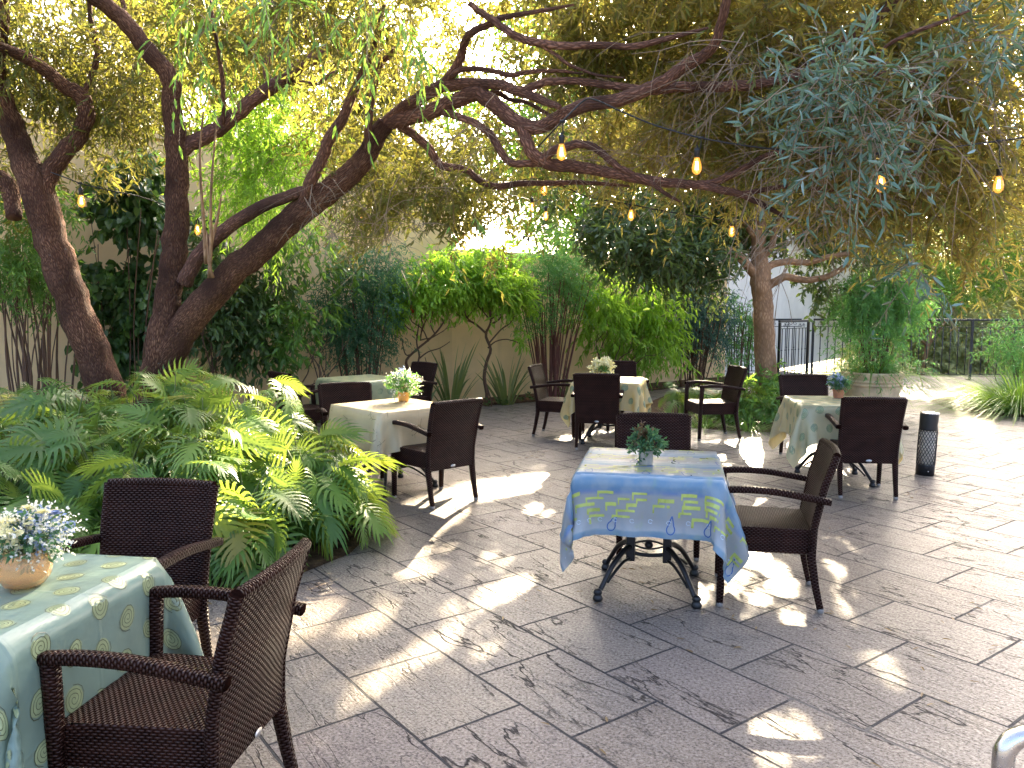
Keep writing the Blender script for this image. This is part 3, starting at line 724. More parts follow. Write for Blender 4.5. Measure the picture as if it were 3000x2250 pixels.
# bare dry twigs tangled under the canopy
def bare_twigs(root, regions, n, seed):
    rr = random.Random(seed); mb = MB()
    for i in range(n):
        u0, v0, u1, v1, y0, y1 = rr.choice(regions)
        p = at(rr.uniform(u0, u1), rr.uniform(v0, v1), rr.uniform(y0, y1))
        d = Vector((rr.uniform(-1, 1), rr.uniform(-.6, .6), rr.uniform(-.8, .3))).normalized(); L = rr.uniform(.25, .8)
        pts = [p]; 
        for k in range(4):
            d = (d+Vector((rr.uniform(-.3,.3), rr.uniform(-.3,.3), rr.uniform(-.35,.12)))).normalized(); pts.append(pts[-1]+d*L/4)
        r = rr.uniform(.0018, .0045); mb.tube(pts, lin(r, r*.4, 5), 4)
        for k in range(rr.randint(1, 4)):
            j = rr.randint(1, 3); e = (d+Vector((rr.uniform(-.9,.9), rr.uniform(-.7,.7), rr.uniform(-.7,.5)))).normalized(); l2 = L*rr.uniform(.25, .6)
            m = pts[j]+e*l2*.5; mb.tube([pts[j], m, m+(e+Vector((rr.uniform(-.3,.3), 0, -.25))).normalized()*l2*.5], [r*.7, r*.5, r*.25], 3)
    trunk_build(root, mb, 'dry_twigs', M['greytwig'])
bare_twigs(t2, [(1480,60,1760,240,5.3,6.2), (1600,280,2000,520,5.2,6.2), (1300,230,1700,420,5.8,6.6), (1750,120,2150,350,4.7,5.4), (1000,150,1300,350,6.2,6.8), (640,380,900,520,6.7,7.2)], 330, 77)
# tan tree: low dark skirt of broad leaves, thick top
crown_w(t3, [dblob(1400,510,11.0,150,80,.8), dblob(1300,450,11.6,120,80,.7,.8), dblob(1540,460,12.6,150,70,.8), dblob(1750,630,12.4,80,28,.5,.5), dblob(1790,480,12.9,190,80,.7), dblob(1890,540,11.6,70,40,.5,.6), dblob(1480,560,11.4,100,50,.6,.9), dblob(1590,600,12.8,60,45,.4,.6)],
        int(3900*QF), 9, .118, .046, M['broad'], .34, .3, 1.0, .2, gap=-.14, gs=1.9, twigs=M['brownstem'], twigr=.003)
crown_w(t3, [dblob(1650,320,12.4,380,140,1.6), dblob(1500,180,12.8,350,140,1.6), dblob(1850,150,12.8,300,180,1.6), dblob(1700,-20,13,500,170,1.8), dblob(1330,360,12.5,150,100,.9,.6)],
        int(3300*QF), 9, .17, .055, M['golden'], .45, .25, 1.0, .2, gap=-.36, gs=1.2)

# --- trees beyond the walls
def back_tree(u, vbase, y, blobs, ns, leafL, leafW, mat, label, group='trees standing beyond the garden walls', gap=-.2, gs=.7, r=.16, mb_mat='bark', lean=0.0):
    b = at(u, 700, y); b.z = -.4 if u < 1500 else -2.3
    root = empty('background_tree', b, 0, label, 'tree', group)
    mb = MB()
    top = Vector(blobs[0][0])
    p, rr = smooth_path([b, b.lerp(top, .35)+Vector((lean, 0, .3)), b.lerp(top, .7), top], [r, r*.85, r*.6, r*.3], 4)
    mb.tube(p, rr, 8, rough=.1)
    for bl in blobs[1:]:
        c = Vector(bl[0]); s = b.lerp(top, .55)
        p, rr = smooth_path([s, s.lerp(c, .5)+Vector((0, 0, -.15)), c], [r*.45, r*.3, r*.1], 3); mb.tube(p, rr, 6)
    trunk_build(root, mb, 'trunk', M[mb_mat])
    crown_w(root, blobs, int(ns*QF), 9, leafL, leafW, mat, .6, .35, .95, .25, gap=gap, gs=gs)
    return root
back_tree(60, 0, 16, [dblob(80,120,16,300,220,2.0), dblob(-150,300,15,200,200,1.6), dblob(200,330,15.5,170,90,1.2,.7)], 2600, .17, .06, M['backg'], 'golden green tree behind the wall at far left, seen through the leaning trunk')
back_tree(560, 0, 18, [dblob(560,200,18,260,220,2.2), dblob(420,30,18,220,160,2), dblob(740,330,17.5,130,110,1.2,.8), dblob(620,420,17,150,60,1,.6), dblob(850,90,18,150,110,1.6)], 3600, .18, .065, M['backg'], 'yellow green tree behind the wall between the upright stem and the arching limb')
back_tree(900, 0, 17, [dblob(900,360,16.5,170,110,1.4), dblob(900,480,16,110,60,1.0,.8), dblob(800,210,18,110,130,1.4,.6), dblob(1000,300,17,70,60,.8,.5), dblob(740,230,17,130,110,1.2), dblob(1090,400,17,70,60,.8,.6)], 2100, .16, .055, M['backg'], 'glowing yellow tree behind the wall under the arching limb')
back_tree(1300, 0, 20, [dblob(1300,300,20,170,110,1.8), dblob(1220,430,19,110,60,1.0,.8), dblob(1330,120,21,160,120,2,.7), dblob(1180,40,21,160,60,1.5,.6), dblob(1150,340,19,110,100,1.2,.9), dblob(1000,190,20,70,70,1.2,.5), dblob(1190,200,20,80,60,1.2,.7), dblob(1180,520,18.5,90,40,1.0,.6)], 2900, .19, .07, M['limed'], 'green tree behind the wall in line with the hanging bulbs', gap=-.3)
back_tree(1620, 0, 22, [dblob(1620,300,22,280,220,2.6), dblob(1500,80,23,300,200,2.6), dblob(1840,360,22,220,150,2,1.3), dblob(1960,330,22,130,110,1.6,1.2)], 2900, .24, .085, M['backg'], 'tall olive green tree directly behind the tan trunk')  # crown extended and thickened on its right to shade the terrace there
back_tree(1985, 0, 24, [dblob(2030,590,24,110,70,1.6), dblob(1930,640,23,110,50,1.2), dblob(2120,560,25,70,60,1.4)], 1100, .17, .06, M['limed'], 'fresh green tree just above the railing behind the planter', gap=-.25, mb_mat='tanbark', r=.09)
back_tree(2000, 0, 27, [dblob(1940,420,27,140,80,1.6), dblob(2070,420,27,110,80,1.6)], 1400, .19, .07, M['backg'], 'tall thin-stemmed tree added above the fresh green one to shade the terrace', r=.09, mb_mat='tanbark')  # added crown behind nearer foliage, blocks sun from the right-hand slabs
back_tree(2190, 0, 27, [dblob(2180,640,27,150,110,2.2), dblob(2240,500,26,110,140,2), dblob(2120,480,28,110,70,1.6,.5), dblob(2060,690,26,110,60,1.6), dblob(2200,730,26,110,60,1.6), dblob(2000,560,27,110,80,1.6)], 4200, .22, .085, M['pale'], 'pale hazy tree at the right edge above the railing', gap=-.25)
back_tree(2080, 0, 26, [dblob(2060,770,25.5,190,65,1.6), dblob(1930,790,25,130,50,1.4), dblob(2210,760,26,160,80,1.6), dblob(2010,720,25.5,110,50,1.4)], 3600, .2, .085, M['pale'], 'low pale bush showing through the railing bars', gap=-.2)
back_tree(2290, 0, 22, [dblob(2290,120,22,170,260,2.4), dblob(2320,400,21,110,160,1.5), dblob(2120,-60,22,160,120,2), dblob(2250,330,22,120,140,1.8)], 2000, .2, .075, M['backg'], 'leafy tree beyond the terrace at the upper right corner', gap=-.2)
back_tree(1860, 0, 20.5, [dblob(1885,690,20.5,60,40,.8), dblob(1850,640,20.3,60,40,.8)], 260, .13, .05, M['limed'], 'slim leaning tree between railing and white wall', mb_mat='tanbark', r=.22, lean=-.5, gap=-.4)
# ================================================================== SHRUBS ALONG THE WALL
def wall_at(u, off):
    """ground point off metres in front of the wall in the direction of column u"""
    a, b, c = ray(u*K, 650*K)
    d = Vector((a, b, 0)); o = W0 + WN*off
    den = d.x*WN.x + d.y*WN.y
    t = (o.x*WN.x + o.y*WN.y)/den
    return Vector((d.x*t, d.y*t, 0))

def into(root, o):
    o.matrix_parent_inverse = Matrix.Translation(-root.location); return o

def add_crown(root, blobs, n, nl, L, W, mat, name='foliage', **k):
    o0 = set(root.children)
    k.setdefault('cull', False)
    crown(RNG, root, blobs, int(n*QF), nl, L, W, mat, name=name, **k)
    for c in root.children:
        if c not in o0: into(root, c)

def cane_stems(root, base, n, rb, top, rt, r, mat, bow=.12, name='stems', sides=5):
    mb = MB(); rr = random.Random(int(base.x*100+n))
    for i in range(n):
        a = rr.uniform(0, 6.28); q = rr.random()**.5
        b = base + Vector((math.cos(a)*rb*q, math.sin(a)*rb*q, 0))
        t = Vector(top) + Vector((math.cos(a)*rt*q+rr.uniform(-.1,.1), math.sin(a)*rt*q*.6, rr.uniform(-.35,.25)))
        m = b.lerp(t, .5) + Vector((rr.uniform(-bow,bow), rr.uniform(-bow,bow), 0)) - Vector((math.cos(a), math.sin(a), 0))*bow*.5
        s = r*rr.uniform(.6, 1.3)
        p, ra = smooth_path([b, m, t], [s, s*.85, s*.5], 4); mb.tube(p, ra, sides)
    into(root, mb.build(name, mat, root))

def gnarly(root, base, dirs, length, r, levels, mat, seed, name='stems', up=.25, wig=.35):
    mb = MB(); rr = random.Random(seed); tips = []
    def br(p, d, L, r, lv):
        pts = [p]; rad = [r]; n = 4
        for i in range(n):
            d = (d + Vector((rr.uniform(-wig,wig), rr.uniform(-wig,wig), rr.uniform(-wig,wig)+up*.3))).normalized()
            pts.append(pts[-1] + d*L/n); rad.append(r*(1-.4*(i+1)/n))
        p2, r2 = smooth_path(pts, rad, 2); mb.tube(p2, r2, 6 if lv > 1 else 4)
        if lv <= 0: tips.append(pts[-1]); return
        for k in range(rr.choice((2, 2, 3))):
            nd = (d + Vector((rr.uniform(-1,1), rr.uniform(-1,1)*.7, rr.uniform(-.2,.7)))).normalized()
            br(pts[-1] if k < 2 else pts[-2], nd, L*rr.uniform(.6,.85), rad[-1]*.85, lv-1)
    for d in dirs: br(Vector(base), Vector(d).normalized(), length, r, levels)
    into(root, mb.build(name, mat, root)); return tips

def shrub(name, u, off, label, cat='shrub', group='shrubs planted along the garden wall'):
    b = wall_at(u, off)
    return empty(name, b, 0, label, cat, group), b

def wb(u, v, off, ru, rv, rd, w=1.0):
    y = wall_at(u, off).y
    return dblob(u, v, y, ru, rv, rd, w)

# far left: cane clump
s, b = shrub('cane_shrub', 65, 1.10, 'clump of thin dark canes with feathery leaves at the far left of the wall')
cane_stems(s, b, 26, .30, (b.x-.02, b.y, 2.0), .55, .013, M['brownstem'], .12)
add_crown(s, [wb(30,560,1.15,90,90,.45), wb(110,600,1.15,60,70,.35,.8), wb(60,450,1.05,110,60,.4,.7), wb(130,520,1.05,60,70,.3,.6)], 560, 12, .085, .02, M['limed'], length=.3, gap=-.3, gs=2)
# heart leaved climber
s, b = shrub('heart_leaved_climber', 262, 0.57, 'dark heart-leaved climber covering the wall between the two trunks')
cane_stems(s, b, 9, .35, (b.x, b.y, 2.6), .7, .010, M['brownstem'], .2)
add_crown(s, [wb(270,470,0.60,75,100,.22), wb(265,620,0.65,70,110,.25), wb(235,740,0.65,50,80,.22,.8), wb(320,690,0.65,50,100,.22,.8), wb(290,380,0.60,60,50,.2,.7), wb(330,540,0.65,50,90,.2)], 820, 6, .125, .105, M['heart'], length=.25, gap=-.35, gs=1.8, hang=.7, spread=.6)
# dark glossy shrub behind the forked trunk
s, b = shrub('glossy_shrub', 470, 0.85, 'dark glossy shrub directly behind the forked trunk')
gnarly(s, b, [(-.3,0,1),(.3,.1,1),(.1,-.2,1)], .75, .02, 2, M['brownstem'], 5)
add_crown(s, [wb(450,620,0.85,80,110,.35), wb(530,700,0.85,80,80,.35), wb(420,500,0.80,60,60,.3,.6), wb(560,600,0.85,70,70,.3,.9)], 620, 8, .12, .05, M['broad'], length=.3, gap=-.25, gs=1.8, hang=.5)
# open shrub by the far chair
s, b = shrub('open_branched_shrub', 668, 1.10, 'open shrub with forked brown stems behind the far left chair')
gnarly(s, b, [(-.45,0,1),(.35,.1,1),(.0,-.1,1)], .62, .022, 2, M['brownstem'], 9)
add_crown(s, [wb(650,650,1.10,90,70,.4), wb(600,740,1.10,60,50,.3,.7), wb(700,580,1.05,80,60,.4), wb(640,530,1.05,80,50,.4,.8)], 430, 8, .13, .045, M['limed'], length=.32, gap=-.1, gs=2, hang=.45)
# nandina
s, b = shrub('feathery_cane_shrub', 780, 0.95, 'dense blue green feathery shrub behind the far table')
cane_stems(s, b, 22, .22, (b.x, b.y, 1.7), .5, .013, M['brownstem'], .08)
add_crown(s, [wb(780,650,0.95,85,90,.45), wb(760,740,0.95,70,55,.4,.9), wb(820,580,0.95,80,60,.4,.9), wb(840,700,0.95,40,70,.3,.7), wb(725,660,0.95,50,80,.35,.7)], 1250, 13, .062, .017, M['nandina'], length=.26, gap=-.4, gs=2.2)
add_crown(s, [wb(882,668,1.1,9,9,.04)], 5, 7, .05, .026, M['petalr'], length=.05, gap=-2)
# twisted lime shrubs
s, b = shrub('twisted_stem_shrub', 893, 0.97, 'lime leaved shrub on tangled twisted stems, nearest the dark far chair')
mb = MB()
yb = b.y
for pts, r in [([(878,880),(872,840),(880,800),(878,778),(900,755),(925,735),(945,715),(962,690)], .026), ([(905,880),(903,840),(898,800),(906,770),(900,740),(905,700)], .020), ([(900,758),(880,768),(872,755),(868,730)], .012), ([(925,738),(912,710),(890,695),(880,670)], .012),
               ([(905,775),(925,760),(950,752),(972,738)], .012), ([(940,722),(930,700),(936,670)], .011), ([(903,810),(922,795),(918,772)], .010)]:
    p, rr = smooth_path([at(u, v, yb+.04*math.sin(u*.3)) for u, v in pts], lin(r, r*.5, len(pts)), 3); mb.tube(p, rr, 7, rough=.2)
into(s, mb.build('stems', M['brownstem'], s))
gnarly(s, at(908,735,yb), [(-.8,.2,.6),(.8,-.1,.7),(.1,.3,1),(-.3,-.3,.8)], .34, .012, 2, M['brownstem'], 63, wig=.5)
add_crown(s, [wb(915,620,0.95,85,50,.45), wb(870,650,0.95,50,45,.35,.8), wb(960,590,0.90,70,40,.4)], 620, 9, .125, .04, M['lime'], length=.28, gap=-.35, gs=2, upn=1.2)
s, b = shrub('twisted_stem_shrub', 1052, 0.97, 'lime leaved shrub on a single crooked stem between two strappy clumps')
mb = MB()
yb = b.y
for pts, r in [([(1050,882),(1052,850),(1046,815),(1052,780),(1060,755),(1050,728),(1052,712)], .034), ([(1052,722),(1030,702),(1012,690),(1004,672),(1016,655),(1010,635)], .019), ([(1024,697),(1003,690),(985,676)], .012),
               ([(1052,715),(1060,695),(1058,672),(1066,650),(1060,625)], .019), ([(1060,700),(1078,690),(1088,672),(1108,660)], .015), ([(1054,752),(1070,738),(1095,733),(1125,742)], .013), ([(1056,742),(1082,712),(1100,700),(1112,682)], .014),
               ([(1010,685),(1024,668),(1034,645)], .012), ([(1064,660),(1080,645),(1092,625)], .010), ([(1050,830),(1062,870),(1058,885)], .016)]:
    p, rr = smooth_path([at(u, v, yb+.03*math.sin(u*.3)) for u, v in pts], lin(r, r*.55, len(pts)), 3); mb.tube(p, rr, 7, rough=.2)
into(s, mb.build('stems', M['brownstem'], s))
add_crown(s, [wb(1050,610,0.95,95,45,.5), wb(1000,590,0.90,70,40,.4), wb(1105,640,1.00,45,45,.35,.8), wb(1060,565,0.85,70,30,.4,.8)], 760, 9, .125, .04, M['lime'], length=.28, gap=-.35, gs=2, upn=1.2)
gnarly(s, at(1058,690,yb), [(-.9,.2,.6),(.9,-.1,.6),(.2,.3,1),(-.4,-.3,.8)], .34, .012, 2, M['brownstem'], 61, wig=.5)
add_crown(s, [wb(1120,725,1.25,22,22,.12)], 10, 7, .12, .04, M['lime'], length=.15, gap=-2)
# tangled twigs of the left lime shrub
# red caned nandina
s, b = shrub('feathery_cane_shrub', 1192, 0.97, 'tall feathery shrub on a sheaf of red brown canes left of the lime bush')
cane_stems(s, b, 42, .20, (b.x+.05, b.y, 1.95), .62, .012, simple('red_brown_canes', (.15, .055, .04), .8), .06)
add_crown(s, [wb(1195,560,0.95,75,55,.5), wb(1190,640,1.00,70,60,.45,.9), wb(1225,600,0.95,60,70,.4,.9), wb(1150,680,1.00,40,40,.3,.6), wb(1210,510,0.90,50,30,.3,.6)], 1150, 13, .06, .016, M['nandinag'], length=.26, gap=-.4, gs=2.2)
# large lime bush
s, b = shrub('weeping_lime_bush', 1300, 1.10, 'large weeping bush with long fresh green leaves behind the middle chairs')
gnarly(s, b, [(-.2,0,1),(.35,.1,1),(.8,.3,.8)], .6, .024, 3, M['brownstem'], 51, wig=.45)
add_crown(s, [wb(1350,640,1.15,90,60,.5), wb(1420,690,1.15,60,80,.45), wb(1300,690,1.15,50,60,.35,.7), wb(1380,740,1.20,70,50,.45,.9), wb(1290,630,1.10,50,40,.35,.7), wb(1440,760,1.25,40,40,.3,.6)], 1150, 9, .14, .04, M['lime'], length=.34, gap=-.3, gs=2, hang=.75, rbias=-.1)
# blue green weeping bush
s, b = shrub('blue_green_cane_shrub', 1500, 1.05, 'dark blue green weeping cane shrub left of the tan trunk')
cane_stems(s, b, 26, .25, (b.x, b.y, 2.0), .7, .015, M['brownstem'], .1)
add_crown(s, [wb(1500,640,1.05,60,50,.5), wb(1520,710,1.05,50,65,.45), wb(1470,700,1.10,40,60,.4,.8), wb(1550,690,1.05,35,60,.4,.8)], 1250, 13, .07, .017, M['bluish'], length=.3, gap=-.4, gs=2, hang=.6)
s, b = shrub('slender_shrub', 1598, 0.95, 'slender airy shrub just left of the tan trunk')
cane_stems(s, b, 12, .25, (b.x, b.y, 1.7), .6, .010, M['brownstem'], .12)
add_crown(s, [wb(1595,690,0.95,45,50,.5), wb(1615,740,0.95,35,40,.4,.7), wb(1570,760,0.95,30,30,.3,.5)], 420, 10, .075, .024, M['nandinag'], length=.3, gap=-.2, gs=2)

# ------------------------------------------------------------------ strappy clumps, grasses
def blades(name, rng, base, n, L, W, spread, droop, mat, parent, segs=6, r0=.08, vmin=.0):
    a = rng.random(n)*2*np.pi; q = rng.random(n)**.6
    tilt = spread*q
    d = np.stack([np.cos(a)*np.sin(tilt), np.sin(a)*np.sin(tilt), np.cos(tilt)], 1)
    out = np.stack([np.cos(a), np.sin(a), np.zeros(n)], 1)
    P0 = np.array(base)+out*(r0*q)[:, None]
    Ls = L*(.55+.55*rng.random(n)); Ws = W*(.7+.6*rng.random(n)); dr = droop*(.4+1.2*rng.random(n))
    sd = np.stack([-np.sin(a+rng.normal(size=n)*.6), np.cos(a+rng.normal(size=n)*.6), np.zeros(n)], 1)
    rows = []
    for i in range(segs+1):
        t = i/segs
        c = P0 + d*(Ls*t)[:, None] + out*(dr*Ls*t*t*.5)[:, None]; c[:, 2] -= dr*Ls*t**2.4*.75
        c[:, 2] = np.maximum(c[:, 2], base[2]+vmin)
        w = Ws*(1-t**2.2)*.5+.0004
        rows += [c+sd*w[:, None], c-sd*w[:, None]]
    V = np.stack(rows, 1).reshape(-1, 3)
    b = (np.arange(n)*2*(segs+1))[:, None]
    q4 = np.array([[2*i, 2*i+1, 2*i+3, 2*i+2] for i in range(segs)]).reshape(1, -1)
    return np_mesh(name, V, (b+q4).reshape(-1), np.full(n*segs, 4), mat, parent, smooth=True, rnd=np.repeat(rng.random(n), segs))

def strappy(u, off, n, L, W, spread, droop, label):
    b = wall_at(u, off)
    root = empty('strappy_plant', b, RNG.random()*6, label, 'plant', 'strappy plants at the foot of the wall')
    blades('leaves', RNG, (0, 0, 0), n, L, W, spread, droop, M['strap'], root, r0=.12)
    return root
strappy(972, 0.97, 40, 1.2, .046, .46, .3, 'tall strappy clump with upright blades nearest the dark far chair')
strappy(1094, 0.97, 34, 1.05, .044, .5, .3, 'strappy clump right of the crooked lime-leaved stem')
strappy(1228, 1.05, 34, .8, .026, .6, .4, 'shorter strappy clump behind the left chair of the middle table')
strappy(915, 1.10, 26, .8, .024, .8, .6, 'low arching strappy clump half hidden by the dark far chair')

def low_plant(name, loc, label, cat, group=None):
    return empty(name, loc, 0, label, cat, group)
# little weeds along the slab edge (nobody could count them)
def weeds():
    rng = RNG; P = []
    for i in range(150):
        p = wpt(rng.uniform(-4, 6), 0.9+rng.random()*.18); P.append((p.x, p.y, .02+rng.random()*.05))
    P = np.array(P); A = unit(rng.normal(size=P.shape)+np.array([0, 0, 1.0]))
    pos, dr, nor, seg = sprays(rng, P, A, .12, 8, .3, .9, .1, .9)
    o = leaf_mesh('wall_foot_weeds', pos, dr, nor, .05, .028, M['weed'], None, rng.random(len(pos)))
    tag(o, 'low weeds fringing the foot of the wall', None, None, 'stuff')
weeds()

def litter():
    rng = RNG; n = 1700
    P = np.stack([rng.uniform(-3.5, 6, n), rng.uniform(2.2, 12.5, n), np.full(n, .006)], 1)
    k = clump(P*np.array([1, 1, 0]), 1.3) > .12; P = P[k]; n = len(P)
    d = rng.normal(size=(n, 3)); d[:, 2] = .03
    nor = np.array([0, 0, 1.0])+rng.normal(size=(n, 3))*.15
    o = leaf_mesh('fallen_leaves', P, d, nor, .05, .012, L_('dry_fallen_leaves', [(0, (.12, .07, .03)), (1, (.22, .15, .06))], (.3, .2, .05), .2), None, rng.random(n), .05)
    tag(o, 'fallen dry leaves scattered on the slabs', None, None, 'stuff')
litter()

# ------------------------------------------------------------------ philodendrons
def philo_template():
    v = []; f = []
    nl = 10
    def z(x, y): return -.55*x*x + .10*x - .30*y*y
    # central web
    xs = np.linspace(0, 1, 9)
    wd = [.04, .085, .095, .09, .08, .07, .058, .042, .0]
    for x, w in zip(xs, wd):
        for s in (1, 0, -1): v.append((x, s*w, z(x, s*w)+(.0 if s else -.012)))
    for i in range(8):
        a = i*3
        f += [(a, a+1, a+4, a+3), (a+1, a+2, a+5, a+4)]
    for i in range(nl):
        t = i/(nl-1)
        x0 = .02+.80*t; ang = R(118-88*t); ln = (.36+.17*math.sin(math.pi*min(1, t*1.25)))*(1-.45*t); hw = .026
        w0 = .07+.03*math.sin(math.pi*t)
        for s in (1, -1):
            dx, dy = math.cos(ang), math.sin(ang)*s
            px, py = -dy*s, dx*s
            b0 = len(v)
            for (q, w) in ((0, .034), (.45, hw*1.05), (.8, hw*.8)):
                bend = .10*q*q
                cx = x0+dx*ln*q+bend; cy = s*w0*.6+dy*ln*q
                for e in (1, -1):
                    xx, yy = cx+px*w*e, cy+py*w*e
                    v.append((xx, yy, z(xx, yy)+.02*math.sin(3*q)))
            xx, yy = x0+dx*ln+.14, s*w0*.6+dy*ln
            v.append((xx, yy, z(xx, yy)-.02))
            F = [(b0, b0+1, b0+3, b0+2), (b0+2, b0+3, b0+5, b0+4), (b0+4, b0+5, b0+6)]
            f += F if s > 0 else [tuple(reversed(q)) for q in F]
    return np.array(v), f
PT, PF = philo_template()

def philodendron(label, spots, leafL=.32, seed=0, name='philodendron', group='philodendrons in the shady bed', nlf=66):
    """spots: (x, y, radius, height)"""
    rng = np.random.default_rng(100+seed)
    c = Vector((sum(s[0] for s in spots)/len(spots), sum(s[1] for s in spots)/len(spots), 0))
    root = empty(name, c, 0, label, 'plant', group)
    V = []; loops = []; sizes = []; rnd = []; st = MB(); nb = 0
    fl = [i for q in PF for i in q]; fs = [len(q) for q in PF]
    for (x, y, rad, h) in spots:
        for i in range(nlf):
            a = rng.random()*6.283; q = math.sqrt(rng.random())
            rr = rad*(.25+.75*q); zz_ = h*(1-.62*q**2.2)*(.72+.36*rng.random())
            p = np.array([x-c.x+math.cos(a)*rr*.72, y-c.y+math.sin(a)*rr*.72, zz_])
            d = np.array([math.cos(a+rng.normal()*.6), math.sin(a+rng.normal()*.6), .25-.95*q+rng.normal()*.35]); d /= np.linalg.norm(d)
            n0 = np.array([math.cos(a)*.35*q, math.sin(a)*.35*q, 1.0])+rng.normal(size=3)*.42
            sd = np.cross(n0, d); sd /= np.linalg.norm(sd); n0 = np.cross(d, sd)
            S = leafL*(.45+.85*rng.random())
            W = (PT[:, 0:1]*d+PT[:, 1:2]*sd*(.9+.3*rng.random())+PT[:, 2:3]*n0*(.5+1.1*rng.random()))*S+p
            W[:, 2] = np.maximum(W[:, 2], .02)
            V.append(W); loops += [k+nb for k in fl]; sizes += fs; nb += len(PT); rnd += [rng.random()]*len(fs)
            b = Vector((x-c.x+rng.normal()*.06, y-c.y+rng.normal()*.06, .0)); e = Vector(p)
            m = b.lerp(e, .55)+Vector((0, 0, .10*h))
            pp, ra = smooth_path([b, m, e], [.008, .006, .004], 3); st.tube(pp, ra, 4)
    np_mesh('leaves', np.concatenate(V), loops, sizes, M['philo'], root, rnd=rnd, smooth=False)
    st.build('stalks', M['greenstem'], root)
    return root
philodendron('philodendron mound at the right end of the bed, spilling onto the slabs beside the path', [(-1.42,5.55,.55,.62),(-1.75,5.05,.55,.60),(-1.62,6.05,.55,.72)], seed=1)
philodendron('sunlit philodendron mound in front of the cream-clothed table', [(-2.35,6.15,.75,.95),(-2.25,6.9,.65,.98),(-2.9,6.6,.7,1.02)], seed=2)
philodendron('philodendron mound behind the back of the spiral-cloth chairs', [(-2.15,4.85,.62,.72),(-2.65,5.3,.7,.80),(-2.2,5.5,.6,.82)], seed=3)
philodendron('philodendron mound at the foot of the forked trunk', [(-3.4,7.05,.7,1.0),(-3.0,7.6,.6,.95),(-3.5,6.2,.7,.95)], seed=4)
philodendron('philodendron mound below the leaning trunk', [(-4.2,6.9,.75,.92),(-4.6,7.6,.7,.9),(-4.1,5.8,.75,.88)], seed=5)
philodendron('philodendron mound at the far left edge beside the white flowers', [(-3.3,4.9,.7,.80),(-2.85,4.45,.6,.62),(-3.6,5.6,.65,.85),(-4.2,4.9,.7,.8)], seed=6)
# tree bed planting
philodendron('small philodendron under the tan tree beside the lone side chair', [(2.6,12.0,.55,.50),(3.2,11.4,.5,.45)], .26, 7, group=None, nlf=40)
root = low_plant('low_leafy_shrub', (3.55, 11.2, 0), 'low leafy shrub hiding the foot of the tan trunk', 'shrub')
add_crown(root, [((3.5,11.1,.30),(.55,.4,.32),1), ((4.0,11.4,.3),(.45,.4,.34),.8), ((3.0,10.9,.22),(.4,.3,.25),.6), ((3.7,11.9,.4),(.6,.4,.4),.8)], 360, 10, .10, .036, M['limed'], length=.22, gap=-.4, gs=3)
for (x, y, n, L, lab) in [(2.55, 10.65, 150, .42, 'arching grass tuft at the left corner of the tree bed'), (3.1, 10.4, 150, .42, 'arching grass tuft at the front edge of the tree bed by the yellow cloth'), (2.25, 11.15, 110, .36, 'arching grass tuft on the left edge of the tree bed')]:
    root = low_plant('grass_tuft', (x, y, 0), lab, 'grass', 'grass tufts edging the tree bed')
    blades('blades', RNG, (0, 0, 0), n, L, .010, 1.15, .8, M['grass'], root, r0=.22, vmin=.01)

# big grass clump at the right
root = low_plant('grass_clump', (7.85, 12.3, 0), 'big bright grass clump at the right edge of the terrace', 'grass')
blades('blades', RNG, (0, 0, 0), 1600, 1.15, .015, 1.2, .75, M['grass'], root, r0=.55, vmin=.01)
root = low_plant('feathery_shrub', (8.4, 13.3, 0), 'feathery shrub rising behind the grass clump at the right edge', 'shrub')
cane_stems(root, root.location.copy(), 10, .2, (8.4, 13.3, 1.1), .5, .010, M['brownstem'])
add_crown(root, [((8.45,13.3,1.0),(.55,.5,.45),1), ((8.7,13.2,.6),(.5,.4,.35),.7)], 420, 12, .07, .018, M['nandinag'], length=.25, gap=-.4, gs=2)

# ------------------------------------------------------------------ planter
PL = Vector((at(1885, 800, 12.2).x, 12.2, 0))
root = empty('round_planter', PL, 0, 'large round sandstone planter with banded rim in front of the railing', 'planter')
mb = MB()
mb.lathe([(.30,0),(.325,.02),(.345,.10),(.385,.28),(.405,.40),(.41,.425),(.425,.43),(.425,.45),(.413,.455),(.413,.475),(.43,.48),(.43,.50),(.418,.505),(.425,.53),(.44,.56),(.445,.60),(.43,.625),(.39,.625),(.385,.58),(.38,.55)], seg=56)
mb.build('pot', M['stonepot'], root)
mb = MB()
def relief(pts, r=.011):
    q = []
    for (a, z) in pts:
        rad = .345+(z-.10)/.30*.06+.002
        ang = R(-90)+a/.4
        q.append(Vector((rad*math.cos(ang), rad*math.sin(ang), z)))
    p, rr = smooth_path(q, r, 4); mb.tube(p, rr, 6)
for k in range(8):
    o = (k-3.5)*.30
    relief([(o+.10*t*math.cos(6.5*t), .25+.085*t*math.sin(6.5*t)) for t in np.linspace(.15, 1, 12)])
    relief([(o+.08, .17), (o+.12, .22), (o+.15, .30), (o+.17, .34)]); relief([(o+.17, .16), (o+.18, .24), (o+.17, .30)], .008)
mb.build('relief_ornament', M['stonepot'], root)
mb = MB(); mb.lathe([(.002,.56),(.2,.565),(.378,.555)], seg=32); mb.build('potting_soil', M['soil'], root)
root = empty('planter_shrub', (PL.x, PL.y, .56), 0, 'tall feathery green shrub growing in the sandstone planter', 'shrub')
cane_stems(root, Vector((PL.x, PL.y, .56)), 16, .16, (PL.x+.05, PL.y, 1.9), .45, .012, M['brownstem'], .08)
